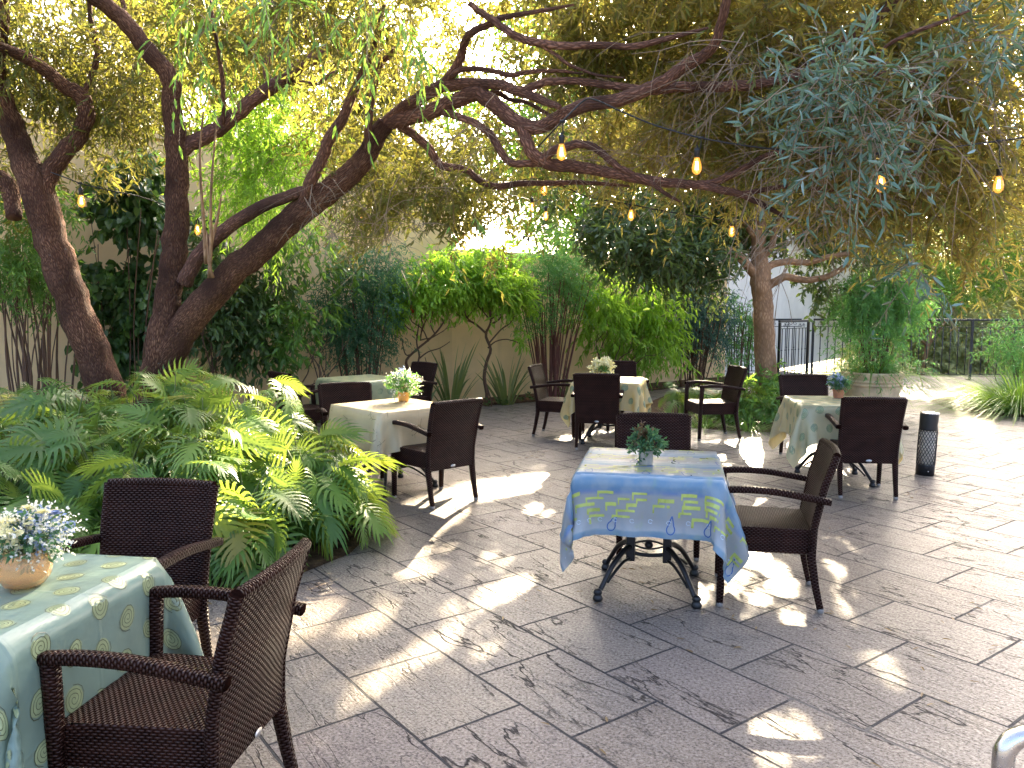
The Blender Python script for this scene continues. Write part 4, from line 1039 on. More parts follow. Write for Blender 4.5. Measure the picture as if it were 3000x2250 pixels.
add_crown(root, [dblob(1895,650,12.2,80,55,.5), dblob(1880,740,12.2,75,45,.4,.9), dblob(1960,660,12.2,45,50,.4,.8), dblob(1840,680,12.2,45,60,.35,.7), dblob(1900,790,12.1,85,28,.35,.8), dblob(1930,610,12.2,60,40,.4,.8), dblob(1860,620,12.2,50,35,.35,.6)],
          1500, 13, .066, .018, M['nandinag'], length=.28, gap=-.42, gs=2.4)
root = empty('planter_grass', (PL.x, PL.y, .57), 0, 'long bright grass trailing over the rim of the sandstone planter', 'grass')
blades('blades', RNG, (0, 0, 0), 340, .72, .012, 1.35, .95, M['grass'], root, r0=.36, vmin=-.34)

# ================================================================== RAILING, GATE
def railing(name, a, b, h, label, cat, posts, spacing=.155, scroll=True, z0=.06):
    a = Vector(a); b = Vector(b); d = b-a; L = d.length; ang = math.atan2(d.y, d.x)
    root = empty(name, a, ang, label, cat)
    mb = MB(); mb.box((L/2, 0, h), (L, .055, .045), bevel=.012); mb.build('top_rail', M['railblack'], root)
    mb = MB(); mb.box((L/2, 0, h-.155), (L, .022, .014)); mb.build('upper_rail', M['railblack'], root)
    mb = MB(); mb.box((L/2, 0, z0+.06), (L, .022, .016)); mb.build('bottom_rail', M['railblack'], root)
    for x in posts:
        mb = MB(); mb.box((x, 0, (h-.02)/2), (.05, .05, h-.03), bevel=.004); mb.box((x, 0, .006), (.12, .12, .012)); mb.build('post', M['railblack'], root)
    n = int(L/spacing); first = None
    for i in range(1, n):
        x = i*L/n
        if any(abs(x-p) < .05 for p in posts): continue
        if first is None:
            mb = MB(); mb.tube([(0, 0, z0+.05), (0, 0, h-.16)], .011, 6)
            mb.lathe([(.0076, .0), (.017, .008), (.017, .022), (.0076, .03)], (0, 0, h*.5), 8)
            first = mb.build('bar', M['railblack'], root); first.location = (x, 0, 0)
        else:
            c = first.copy(); COL.objects.link(c); c.location = (x, 0, 0)
    if scroll:
        first = None; m = max(1, int(L/.46))
        for i in range(m):
            x = (i+.5)*L/m
            if first is None:
                mb = MB()
                for s in (1, -1):
                    pts = []
                    for k in range(22):
                        t = k/21; r = .045*(1-t*.75); aa = math.pi*.5+t*7.5
                        pts.append((s*(.10+r*math.cos(aa)), 0, h-.09+r*math.sin(aa)))
                    mb.tube(pts, .005, 5)
                    mb.tube(smooth_path([(s*.10, 0, h-.045), (s*.05, 0, h-.07), (0, 0, h-.12)], None, 4), .005, 5)
                first = mb.build('scroll', M['railblack'], root); first.location = (x, 0, 0)
            else:
                c = first.copy(); COL.objects.link(c); c.location = (x, 0, 0)
    return root
ga = Vector((at(1757, 700, 17.9).x, 17.9, 0)); gb = Vector((at(2192, 700, 17.3).x, 17.3, 0)); gc = Vector((13.8, 16.9, 0))
railing('iron_railing', ga, gb, 1.30, 'black wrought iron railing behind the planter with scrollwork under its top rail', 'railing', [.0, 1.35, 3.3])
railing('iron_railing', gb+Vector((.03, 0, 0)), gc, 1.30, 'black wrought iron railing running out of the picture behind the grass clump', 'railing', [.0, 1.6])
g0 = Vector((at(1683, 700, 17.2).x, 17.2, 0)); g1 = Vector((at(1748, 700, 18.0).x, 18.0, 0))
railing('iron_gate', g0, g1, 1.27, 'black iron gate with close upright bars beside the tan trunk', 'gate', [.03, (g1-g0).length-.03], .13)
railing('iron_railing', (4.2, 18.25, 0), g1+Vector((-.05, .35, 0)), 1.29, 'short iron railing just behind the gate next to the tan trunk', 'railing', [.0, 1.2])

# ================================================================== ASH BIN, HANDRAIL
root = empty('ash_bin', (gnd(2709,1390).x, gnd(2709,1390).y, 0), R(6), 'black cylindrical ash bin with a mesh body and a side notch standing on the slabs', 'ash bin')
root.rotation_euler = (R(.0), R(1.8), R(4))
def cyl_notched():
    mb = MB(); seg = 40; rad = .084
    zs = list(np.linspace(.44, .60, 17))
    vs = []; fs = []
    for z in zs:
        for k in range(seg):
            a = 2*math.pi*k/seg; vs.append((rad*math.cos(a), rad*math.sin(a), z))
    for i in range(len(zs)-1):
        for k in range(seg):
            a = 2*math.pi*(k+.5)/seg; z = (zs[i]+zs[i+1])/2
            da = (a+math.pi) % (2*math.pi)-math.pi
            if (da*rad/.075)**2+((z-.497)/.048)**2 < 1: continue
            k2 = (k+1) % seg; fs.append((i*seg+k, i*seg+k2, (i+1)*seg+k2, (i+1)*seg+k))
    mb.add([Vector(p) for p in vs], fs); return mb
o = cyl_notched().build('notched_collar', M['railblack'], root)
so = o.modifiers.new('s', 'SOLIDIFY'); so.thickness = .004
mb = MB(); mb.lathe([(.084,0),(.0845,.10),(.084,.105),(.081,.105)], seg=40); mb.build('base', M['railblack'], root)
mb = MB()
nd = 18
for s in (1, -1):
    for k in range(nd):
        pts = []
        for i in range(13):
            t = i/12; a = 2*math.pi*k/nd+s*t*2.3; pts.append((.083*math.cos(a), .083*math.sin(a), .10+.345*t))
        mb.tube(pts, .0032, 4, cap=False)
mb.build('wire_mesh', M['railblack'], root)
mb = MB(); mb.tube([(0,0,.02),(0,0,.44)], .072, 20); mb.build('inner_can', simple('tarnished_tin', (.62, .55, .45), .6, .0), root)
mb = MB(); mb.lathe([(.085,.598),(.086,.606),(.082,.612),(.05,.606),(.002,.600)], seg=40); mb.build('ash_tray', M['steel'], root)
mb = MB(); mb.lathe([(.0,.0),(.006,.0),(.006,.004),(.0,.004)], seg=10); o = mb.build('rivet', M['steel'], root); o.location = (-.02, -.083, .045); o.rotation_euler = (R(90), 0, 0)

# brushed steel handrail in the near corner
p0 = at(2172, 1574, 1.55)
root = empty('steel_handrail', (p0.x, p0.y, 0), 0, 'brushed stainless handrail end in the bottom right corner', 'handrail')
mb = MB(); top = p0.z
pts = [(0,0,0),(0,0,top-.06)]+[(.045-.045*math.cos(t), .0, top-.06+.045*math.sin(t)+.0) for t in np.linspace(.15, 1.57, 7)]+[(.30,-.02,top-.012),(.8,-.05,top-.012)]
mb.tube(pts, .021, 24); mb.build('tube', M['steel'], root)
mb = MB(); mb.lathe([(.021,.0),(.045,.0),(.045,.008),(.022,.012)], seg=24); mb.build('base_flange', M['steel'], root)
# ================================================================== RATTAN ARMCHAIR
def make_chair():
    root = empty('rattan_armchair')
    W = M['weave']
    # seat block with curved front
    mb = MB()
    nx, ny = 8, 8
    def sx(y): return .222+.014*y/.5
    top = []; 
    vs = []; uv = []
    for j in range(ny+1):
        y = .055+(.515-.055)*j/ny
        for i in range(nx+1):
            x = (-1+2*i/nx)*sx(y); z = .452-.010*math.exp(-((x/.15)**2+((y-.27)/.14)**2)) - .010*(max(0, (y-.44)/.075)**2)
            vs.append((x, y, z))
    fs = []; us = []
    for j in range(ny):
        for i in range(nx):
            f = (j*(nx+1)+i, j*(nx+1)+i+1, (j+1)*(nx+1)+i+1, (j+1)*(nx+1)+i); fs.append(f); us.append([(vs[k][0], vs[k][1]) for k in f])
    mb.add([Vector(v) for v in vs], fs, us)
    # apron
    loop = [(-sx(.055), .055), (sx(.055), .055), (sx(.2), .2), (sx(.4), .4), (sx(.515), .515), (-sx(.515), .515), (-sx(.4), .4), (-sx(.2), .2)]
    def off(p, d): return (p[0]*(1+d/.23), p[1]+(d if p[1] > .45 else 0))
    zs = [(.452, 0), (.446, .006), (.40, .006), (.36, .004), (.318, .003), (.312, -.006)]
    vv = []; n = len(loop)
    for z, d in zs:
        for p in loop: q = off(p, d); vv.append(Vector((q[0], q[1], z if not (z > .44 and p[1] > .5) else z-.010)))
    ff = []; uu = []; per = [0]
    for k in range(n):
        a, b = loop[k], loop[(k+1) % n]; per.append(per[-1]+math.hypot(b[0]-a[0], b[1]-a[1]))
    for i in range(len(zs)-1):
        for k in range(n):
            k2 = (k+1) % n; ff.append((i*n+k, (i+1)*n+k, (i+1)*n+k2, i*n+k2)); uu.append([(per[k], zs[i][0]), (per[k], zs[i+1][0]), (per[k+1], zs[i+1][0]), (per[k+1], zs[i][0])])
    ff.append([(len(zs)-1)*n+k for k in range(n)][::-1]); uu.append([(0, 0)]*n)
    mb.add(vv, ff, uu, smooth=False)
    mb.build('seat', W, root)
    # backrest: slightly dished panel
    def post_y(z):
        pts = [(0, 0), (.15, .034), (.30, .060), (.45, .056), (.65, .020), (.87, -.042)]
        for (a, ya), (b, yb) in zip(pts, pts[1:]):
            if z <= b: t = (z-a)/(b-a); t = t*t*(3-2*t)*.35+t*.65; return ya+(yb-ya)*t
        return pts[-1][1]
    mb = MB(); nx, nz = 14, 18; th = .034
    def bp(i, j, s):
        z = .300+(.868-.300)*j/nz; t = -1+2*i/nx
        hw = .226+.020*(j/nz)**1.2
        dish = -.020*(1-t*t)*min(1, max(0, (z-.30)/.25))
        zz_ = z-.006*(t*t) if j == nz else z
        return Vector((hw*t, post_y(z)+dish-(0 if s else th), zz_))
    for s in (1, 0):
        vs = [bp(i, j, s) for j in range(nz+1) for i in range(nx+1)]
        fs = []; us = []
        for j in range(nz):
            for i in range(nx):
                f = (j*(nx+1)+i, j*(nx+1)+i+1, (j+1)*(nx+1)+i+1, (j+1)*(nx+1)+i)
                if s: f = f[::-1]
                fs.append(f); us.append([(vs[k].x, vs[k].z) for k in f])
        mb.add(vs, fs, us)
    rim = [(0, j) for j in range(nz+1)]+[(i, nz) for i in range(1, nx+1)]+[(nx, j) for j in range(nz-1, -1, -1)]+[(i, 0) for i in range(nx-1, 0, -1)]
    vs = [bp(i, j, 1) for i, j in rim]+[bp(i, j, 0) for i, j in rim]; n = len(rim); fs = []; us = []; L = 0
    for k in range(n):
        k2 = (k+1) % n; fs.append((k, k2, n+k2, n+k)); d = (vs[k2]-vs[k]).length
        us.append([(0, L), (0, L+d), (th, L+d), (th, L)]); L += d
    mb.add(vs, fs, us, smooth=False)
    # wrapped edge rolls
    p = [bp(0, j, 1)-Vector((0, th/2, 0)) for j in range(nz+1)]; mb.tube(p, .021, 10)
    p = [bp(nx, j, 1)-Vector((0, th/2, 0)) for j in range(nz+1)]; mb.tube(p, .021, 10)
    p = [bp(i, nz, 1)-Vector((0, th/2, .004)) for i in range(nx+1)]; mb.tube(p, .021, 10)
    mb.build('backrest', W, root)
    capl = MB(); capl.lathe([(.017, 0), (.0195, .002), (.0195, .024), (.018, .026)], seg=14)
    cap_me = None
    def cap(leg, x, y, s=1.0):
        nonlocal cap_me
        if cap_me is None: o = capl.build('foot_cap', M['cap'], leg); cap_me = o.data
        else: o = link(bpy.data.objects.new('foot_cap', cap_me), leg)
        o.location = (x, y, 0); o.scale = (s, s, 1)
    for sgn in (-1, 1):
        mb = MB(); zs = [.022, .08, .15, .22, .30, .34]
        mb.tube([(sgn*(.226), post_y(z)-.012, z) for z in zs], [.018, .0185, .020, .022, .024, .024], 10, square=.4)
        cap(mb.build('leg', W, root), sgn*.226, post_y(.02)-.012)
        mb = MB()
        mb.tube([(sgn*.248, .516, .022), (sgn*.249, .512, .2), (sgn*.252, .508, .40), (sgn*.258, .503, .55), (sgn*.264, .500, .648)], [.0185, .021, .023, .023, .023], 10, square=.5)
        cap(mb.build('leg', W, root), sgn*.248, .516)
        mb = MB()
        p, r = smooth_path([(sgn*.264, .524, .655), (sgn*.266, .40, .664), (sgn*.268, .25, .660), (sgn*.270, .10, .640), (sgn*.270, -.035, .618)], [.022, .0225, .0225, .0225, .022], 4)
        mb.tube(p, r, 12, flat=.82, square=.45)
        mb.build('armrest', W, root)
    mb = MB(); mb.lathe([(.0, 0), (.012, 0), (.013, .002), (.0, .003)], seg=14)
    o = mb.build('badge', M['badge'], root); o.rotation_euler = (R(90), 0, 0); o.scale = (1.9, 1, 1); o.location = (0, post_y(.33)-.021*.6-th-.001, .325)
    return root
chair = make_chair()
CH = 'brown rattan armchairs round the cafe tables'
chairs = [
 (1.701,4.402,76.9,'rattan armchair drawn up to the right of the blue cloth'),
 (3.032,6.717,-7.1,'rattan armchair with its back to us beside the ash bin'),
 (-.479,6.519,41.5,'rattan armchair seen from behind at the sunlit cream cloth, its feet in sun'),
 (.955,8.985,-11.8,'reddish rattan armchair with its back to us at the middle table with white flowers'),
 (2.746,9.925,97.6,'lone rattan armchair in front of the tree bed, its seat in sun'),
 (.348,10.163,-108.7,'rattan armchair seen from its side at the left of the middle table'),
 (-.781,2.386,82.5,'nearest rattan armchair, tucked in at the right of the spiral-patterned cloth'),
 (-1.561,3.44,173.6,'rattan armchair behind the spiral-patterned cloth, in front of the philodendrons'),
 (1.000,5.60,174,'rattan armchair behind the blue cloth, only its back showing'),
 (3.19,8.72,176,'rattan armchair behind the sage cloth, facing us in front of the planter'),
 (-1.63,7.83,-160,'rattan armchair between the cream-clothed table and the far table'),
 (-2.60,9.13,-47,'dark rattan armchair at the left of the far table against the wall'),
 (-1.20,10.58,135,'dark rattan armchair at the right of the far table next to the strappy clump'),
 (1.43,10.80,-174,'rattan armchair behind the white flowers on the middle table'),
]
for i, (x, y, a, lab) in enumerate(chairs):
    o = chair if i == 0 else copy_tree(chair)
    o.location = (x, y, 0.004); o.rotation_euler = (0, 0, R(a)); tag(o, lab, 'chair', CH)

# ================================================================== CAFE TABLES
def make_table():
    root = empty('cafe_table')
    mb = MB(); mb.box((0, 0, .712), (.74, .74, .026), bevel=.008); mb.build('tabletop', M['top'], root)
    for sx in (-1, 1):
        mb = MB(); mb.box((sx*.105, 0, .31), (.05, .075, .30), bevel=.006); mb.tube([(sx*.105, 0, .44), (sx*.105, 0, .70)], .022, 12)
        mb.box((sx*.105, 0, .705), (.05, .44, .018), bevel=.004)
        mb.lathe([(.022, 0), (.034, .01), (.034, .03), (.022, .045)], (sx*.105, 0, .45), 16)
        mb.build('pedestal', M['iron'], root)
        for sy in (-1, 1):
            mb = MB()
            p, r = smooth_path([(sx*.108, sy*.03, .245), (sx*.138, sy*.09, .238), (sx*.19, sy*.165, .185), (sx*.238, sy*.228, .095), (sx*.264, sy*.264, .045)], [.017, .0165, .0155, .0145, .014], 4)
            mb.tube(p, r, 8)
            p, r = smooth_path([(sx*.108, sy*.03, .175), (sx*.14, sy*.085, .170), (sx*.185, sy*.155, .130), (sx*.222, sy*.21, .085)], [.010, .0095, .009, .008], 4)
            mb.tube(p, r, 6)
            mb.lathe([(.0, .0), (.027, .0), (.030, .012), (.024, .028), (.019, .034), (.026, .044), (.022, .058), (.014, .066)], (sx*.270, sy*.270, 0), 14)
            mb.build('leg', M['iron'], root)
    mb = MB()
    for z in (.305, .205):
        pts = [(-.105+.21*t, 0, z+(.014 if z > .3 else -.014)*math.sin(math.pi*t)) for t in np.linspace(0, 1, 9)]
        mb.tube(pts, .011, 8)
    for s in (1, -1): mb.tube([(-.10+.20*t, 0, .254+s*.024*math.sin(math.pi*t)) for t in np.linspace(0, 1, 9)], .006, 6)
    mb.lathe([(.0, -.026), (.02, -.016), (.026, 0), (.02, .016), (.0, .026)], (0, 0, .254), 14)
    mb.build('stretcher', M['iron'], root)
    return root
table = make_table()
TG = 'cast iron cafe tables under oilcloths'
TB = [(.80,4.575,-11.5,'cast iron table under the blue cloth'), (-1.70,2.50,-9,'cast iron table under the spiral-patterned cloth, hidden but for its feet'),
      (-1.08,7.18,43,'cast iron table under the cream cloth'), (-1.84,9.76,43,'cast iron table under the far green and beige cloth'),
      (1.165,9.58,-14,'cast iron table under the middle yellow cloth with the white flowers'), (3.04,7.47,-7,'cast iron table under the yellow and sage cloth near the ash bin')]
for i, (x, y, a, lab) in enumerate(TB):
    o = table if i == 0 else copy_tree(table)
    o.location = (x, y, 0.004); o.rotation_euler = (0, 0, R(a)); tag(o, lab, 'table', TG)

# ------------------------------------------------------------------ tablecloths: draped over a square top by a small cloth solver
def drape(size, n=45, tab=.402, ztop=.746, seed=0, iters=620, push=()):
    rng = np.random.default_rng(seed)
    s = np.linspace(-size/2, size/2, n); h = s[1]-s[0]
    X, Y = np.meshgrid(s, s, indexing='ij')
    P = np.stack([X, Y, np.full_like(X, ztop+.004)], -1)
    over = np.maximum(np.maximum(np.abs(X), np.abs(Y))-tab, 0)
    P[..., 2] += -.2*over + rng.normal(size=X.shape)*.002*(over > 0)
    # broad random sideways kick so that the corners fold to one side
    P[..., 0] += .02*np.sin(5*Y+seed*1.7)*(over > 0); P[..., 1] += .02*np.sin(4.3*X+seed)*(over > 0)
    pin = over <= 0
    P0 = P.copy(); V = np.zeros_like(P)
    def con(a, b, rest, k, w=None):
        d = b-a; L = np.sqrt((d*d).sum(-1, keepdims=True))+1e-9
        c = d*((L-rest)/L)*.5*k
        a += c; b -= c
    dt = .012
    for it in range(iters):
        old = P.copy()
        V[..., 2] -= 9.8*dt; V *= .985 if it < iters*.75 else .93
        P += V*dt
        for _ in range(5):
            for o in (0, 1):
                m = (n-o)//2
                con(P[o:o+2*m:2], P[o+1:o+2*m:2], h, 1); con(P[:, o:o+2*m:2], P[:, o+1:o+2*m:2], h, 1)
            for o in (0, 1):
                m = (n-o)//2
                A = P[o:o+2*m:2, :-1]; B = P[o+1:o+2*m:2, 1:]; con(A, B, h*1.41421, .16)
                A = P[o:o+2*m:2, 1:]; B = P[o+1:o+2*m:2, :-1]; con(A, B, h*1.41421, .16)
            for st in (3,):
                for o in range(2*st):
                    idx = np.arange(o, n-st, 2*st)
                    if len(idx) == 0: continue
                    for ax in (0, 1):
                        Q = P if ax == 0 else P.transpose(1, 0, 2)
                        a = Q[idx]; b = Q[idx+st]
                        d = b-a; L = np.sqrt((d*d).sum(-1, keepdims=True))+1e-9
                        c = d*((L-st*h)/L)*.5*.06
                        Q[idx] = a+c; Q[idx+st] = b-c
            # table collision
            ins = (np.abs(P[..., 0]) < tab+.006) & (np.abs(P[..., 1]) < tab+.006) & (P[..., 2] < ztop+.004)
            dz = ztop+.004-P[..., 2]; dx = tab+.006-np.abs(P[..., 0]); dy = tab+.006-np.abs(P[..., 1])
            up = ins & (dz <= dx) & (dz <= dy); xx = ins & ~up & (dx <= dy); yy = ins & ~up & ~xx
            P[..., 2] = np.where(up, ztop+.004, P[..., 2])
            P[..., 0] = np.where(xx, np.sign(P[..., 0])*(tab+.006), P[..., 0]); P[..., 1] = np.where(yy, np.sign(P[..., 1])*(tab+.006), P[..., 1])
            for (ax, sg, lim, lo, hi) in push:
                o_ = P[..., 1-ax]; mk = (o_ > lo) & (o_ < hi) & (P[..., ax]*sg > lim) & (P[..., 2] > .2)
                P[..., ax] = np.where(mk, sg*lim, P[..., ax])
            P[pin] = P0[pin]
        V = (P-old)/dt
        sp = np.linalg.norm(V, axis=-1, keepdims=True); V *= np.minimum(1, 3/np.maximum(sp, 1e-6))
    return P, s
class Cloth:
    def __init__(c, P, s):
        c.P, c.s, c.n, c.h, c.size = P, s, len(s), s[1]-s[0], s[-1]-s[0]
        du = np.gradient(P, axis=0); dv = np.gradient(P, axis=1)
        c.N = unit(np.cross(du, dv))
    def at(c, u, v, off=.0012):
        a = min(max((u+c.size/2)/c.h, 0), c.n-1.001); b = min(max((v+c.size/2)/c.h, 0), c.n-1.001)
        i, j = int(a), int(b); fa, fb = a-i, b-j
        def bl(A): return (A[i, j]*(1-fa)*(1-fb)+A[i+1, j]*fa*(1-fb)+A[i, j+1]*(1-fa)*fb+A[i+1, j+1]*fa*fb)
        nn = bl(c.N); return Vector(bl(c.P)+nn/np.linalg.norm(nn)*off)
    def base(c, mb):
        n = c.n; vs = [Vector(p) for p in c.P.reshape(-1, 3)]
        fs = []; us = []
        for i in range(n-1):
            for j in range(n-1):
                f = (i*n+j, (i+1)*n+j, (i+1)*n+j+1, i*n+j+1); fs.append(f); us.append([(c.s[k//n], c.s[k % n]) for k in f])
        mb.add(vs, fs, us, 0)
    def ok(c, u, v, m=.004): return abs(u) < c.size/2-m and abs(v) < c.size/2-m
    def line(c, mb, pts, w, mi, off=.0016, step=.02):
        q = []
        for a, b in zip(pts, pts[1:]):
            k = max(1, int(math.hypot(b[0]-a[0], b[1]-a[1])/step))
            q += [(a[0]+(b[0]-a[0])*t/k, a[1]+(b[1]-a[1])*t/k) for t in range(k)]
        q.append(pts[-1]); vs = []
        for i, p in enumerate(q):
            a = q[max(i-1, 0)]; b = q[min(i+1, len(q)-1)]; dx, dy = b[0]-a[0], b[1]-a[1]; L = math.hypot(dx, dy)+1e-9
            nx, ny = -dy/L*w/2, dx/L*w/2
            if not (c.ok(p[0]+nx, p[1]+ny) and c.ok(p[0]-nx, p[1]-ny)): vs.append(None); continue
            vs.append((c.at(p[0]+nx, p[1]+ny, off), c.at(p[0]-nx, p[1]-ny, off)))
        for a, b in zip(vs, vs[1:]):
            if a and b: mb.add([a[0], a[1], b[1], b[0]], [(0, 1, 2, 3)], [[(0, 0)]*4], mi)
    def disc(c, mb, u, v, ru, rv, ang, mi, off=.0010, rings=3, seg=18):
        ca, sa = math.cos(ang), math.sin(ang); vs = []
        for r in range(rings+1):
            for k in range(seg):
                a = 2*math.pi*k/seg; x, y = ru*r/rings*math.cos(a), rv*r/rings*math.sin(a)
                p = (u+x*ca-y*sa, v+x*sa+y*ca)
                vs.append(c.at(*p, off) if c.ok(*p) else None)
        for r in range(rings):
            for k in range(seg):
                k2 = (k+1) % seg; q = [vs[r*seg+k], vs[r*seg+k2], vs[(r+1)*seg+k2], vs[(r+1)*seg+k]]
                if all(q): mb.add(q, [(0, 1, 2, 3)], [[(0, 0)]*4], mi)

def cloth_mat(name, col, tr=.25, rough=.35, trc=None, var=.12):
    m, nt, out = newmat(name); g = G(nt); ob = coords(g)
    c = g.mix(g.rng(g.noise(ob, 5, 4), .35, .7), tuple(x*(1-var) for x in col), tuple(min(1, x*(1+var)) for x in col))
    sp_ = g.n('ShaderNodeSeparateXYZ'); g.l(coords(g, 'UV'), sp_.inputs[0])
    cr_ = [g.rng(g.math('ABSOLUTE', g.math('SUBTRACT', g.math('FRACT', g.math('ADD', g.math('DIVIDE', sp_.outputs[i], .35), 10.5)), .5)), 0, .03, 1, 0) for i in (0, 1)]
    nz = g.bump(g.math('ADD', g.noise(ob, 7, 3), g.math('MULTIPLY', g.math('MAXIMUM', cr_[0], cr_[1]), .25)), .4, .012)
    s = g.pr(c, rough, .45, 0, nz); t = g.n('ShaderNodeBsdfTranslucent')
    if trc: t.inputs[0].default_value = (*trc, 1)
    else: g.l(c, t.inputs[0])
    mx = g.n('ShaderNodeMixShader'); mx.inputs[0].default_value = tr
    g.l(s, mx.inputs[1]); g.l(t.outputs[0], mx.inputs[2]); g.l(mx.outputs[0], out.inputs[0]); return m
def blue_mat():
    m, nt, out = newmat('blue_banded_oilcloth'); g = G(nt)
    uv = coords(g, 'UV'); sep = g.n('ShaderNodeSeparateXYZ'); g.l(uv, sep.inputs[0])
    w = g.noise(g.mapping(uv, (6, 18, 1)), 1, 4)
    f = g.math('FRACT', g.math('ADD', g.math('DIVIDE', sep.outputs[1], .316), g.math('ADD', g.math('MULTIPLY', w, .10), 10.20)))
    c = g.ramp(f, [(0, (.13, .24, .35)), (.08, (.19, .30, .38)), (.12, (.40, .44, .46)), (.22, (.34, .36, .38)), (.32, (.29, .30, .29)), (.68, (.29, .305, .30)), (.74, (.13, .20, .36)), (.80, (.11, .22, .34)), (.94, (.14, .26, .37)), (1, (.40, .48, .52))])
    c = g.mix(g.rng(g.noise(g.mapping(uv, (7, 5, 1)), 1.5, 4), .42, .62, 0, .55), c, (.27, .33, .36))
    c = g.mix(g.rng(g.noise(g.mapping(uv, (12, 9, 1)), 1, 3), .6, .75, 0, .35), c, (.30, .42, .12))
    s = g.pr(c, .28, .5, 0, g.bump(g.noise(uv, 8, 3), .3, .01)); t = g.n('ShaderNodeBsdfTranslucent'); g.l(c, t.inputs[0])
    mx = g.n('ShaderNodeMixShader'); mx.inputs[0].default_value = .2
    g.l(s, mx.inputs[1]); g.l(t.outputs[0], mx.inputs[2]); g.l(mx.outputs[0], out.inputs[0]); return m
P_lime = simple('lime_print', (.37, .43, .10), .3, bump=0); P_blue = simple('blue_print', (.03, .10, .30), .3, bump=0); P_pale = simple('pale_print', (.55, .66, .78), .3, bump=0)
P_olive = simple('olive_print', (.07, .075, .03), .35, bump=0); P_yel = simple('soft_yellow_print', (.29, .34, .18), .35, bump=0); P_brown = simple('brown_print', (.16, .10, .05), .4, bump=0)
rp = random.Random(5)
# blue cloth
cl = Cloth(*drape(1.42, seed=3, push=[(0, 1, .412, -.34, .34), (1, -1, .43, -.33, .33)])); mb = MB(); cl.base(mb)
H = cl.size/2
for row in range(-24, 25):
    v = row*.0305+.006
    ph = ((v/.316)+10.25) % 1
    if not (.28 < ph < .80): continue
    u = -H+rp.uniform(0, .1)
    while u < H-.06:
        l = rp.uniform(.05, .11)
        if rp.random() < .8:
            cl.line(mb, [(u, v), (u+l*.6, v+rp.uniform(-.002,.002)), (u+l, v)], rp.uniform(.011, .020), 1)
            cl.line(mb, [(u+.004, v), (u+.004, v-rp.uniform(.02, .045))], rp.uniform(.005, .014), 1)
        u += l+rp.uniform(.03, .10)
for v0 in (-.66, -.345, -.03, .285, .60):
    u = -H+.04
    while u < H:
        pts = [(u+.012*math.cos(a)*rp.uniform(.7,1.1), v0+.035+.010*math.sin(a)) for a in np.linspace(.3, 5.6, 10)]
        cl.line(mb, pts, .0022, 3); u += rp.uniform(.05, .12)
    u = -H+rp.uniform(.05, .2)
    while u < H:
        a0 = rp.uniform(-.5, .5); pts = []
        for t in np.linspace(0, 1, 18):
            a = math.pi*(.5+2*t); r = .026*(1+.0*t); x = r*.8*math.cos(a); y = r*math.sin(a)
            if t < .12 or t > .88: y += .045*(1-abs((t if t < .5 else 1-t))/.12)
            pts.append((u+x*math.cos(a0)-y*math.sin(a0), v0+x*math.sin(a0)+y*math.cos(a0)))
        cl.line(mb, pts, .0058, 2); u += rp.uniform(.20, .34)
o = mb.build('tablecloth', [blue_mat(), P_lime, P_blue, P_pale]); o.location = (.80, 4.575, .004); o.rotation_euler = (0, 0, R(-11.5))
tag(o, 'blue oilcloth with lime dashes draped over the front table', 'tablecloth')
# spiral cloth
def spirals(cl, mb, step=.142, r=.046, mi=(1, 2)):
    n = int(cl.size/step)+1
    for i in range(-n//2, n//2+1):
        for j in range(-n//2, n//2+1):
            u = (i+.5*(j % 2))*step+rp.uniform(-.012,.012); v = j*step*.9+rp.uniform(-.012,.012)
            if not cl.ok(u, v, .03): continue
            a0 = rp.uniform(0, 6.28); e = rp.uniform(.75, .95); rr = r*rp.uniform(.85, 1.1)
            cl.disc(mb, u, v, rr*.86, rr*.86*e, a0, mi[0])
            pts = []
            for t in np.linspace(0, 1, 44):
                a = a0+t*3.3*2*math.pi; q = rr*(.08+.92*t)*(1+.05*math.sin(3*a+i))
                x, y = q*math.cos(a), q*e*math.sin(a); pts.append((u+x*math.cos(a0)-y*math.sin(a0), v+x*math.sin(a0)+y*math.cos(a0)))
            cl.line(mb, pts, .0021, mi[1], step=.012)
sage = cloth_mat('sage_oilcloth', (.20, .285, .23), .18, .3, (.5, .48, .22))
cl = Cloth(*drape(1.62, seed=8, push=[(0, 1, .412, -.36, .36)])); mb = MB(); cl.base(mb); spirals(cl, mb)
o = mb.build('tablecloth', [sage, P_yel, P_olive]); o.location = (-1.70, 2.50, .004); o.rotation_euler = (0, 0, R(-9))
tag(o, 'pale sage oilcloth printed with yellow spirals in the near left corner', 'tablecloth')
# smaller cloths
clS = Cloth(*drape(1.38, seed=12)); clT = Cloth(*drape(1.44, seed=21))
def plain(name, cl, mats, loc, rz, label, fn):
    mb = MB(); cl.base(mb); fn(cl, mb)
    o = mb.build('tablecloth', mats); o.location = loc; o.rotation_euler = (0, 0, R(rz)); tag(o, label, 'tablecloth')
def leaf_print(cl, mb):
    for k in range(46):
        u, v = rp.uniform(-.6, .6), rp.uniform(-.6, .6); a = rp.uniform(0, 6.28); L = rp.uniform(.10, .2)
        pts = [(u+L*t*math.cos(a)-.03*math.sin(3*t)*math.sin(a), v+L*t*math.sin(a)+.03*math.sin(3*t)*math.cos(a)) for t in np.linspace(0, 1, 8)]
        cl.line(mb, pts, .0035, 1)
        for q in pts[2:7:2]:
            cl.line(mb, [q, (q[0]+.03*math.cos(a+.8), q[1]+.03*math.sin(a+.8))], .0025, 1); cl.line(mb, [q, (q[0]+.03*math.cos(a-.8), q[1]+.03*math.sin(a-.8))], .0025, 1)
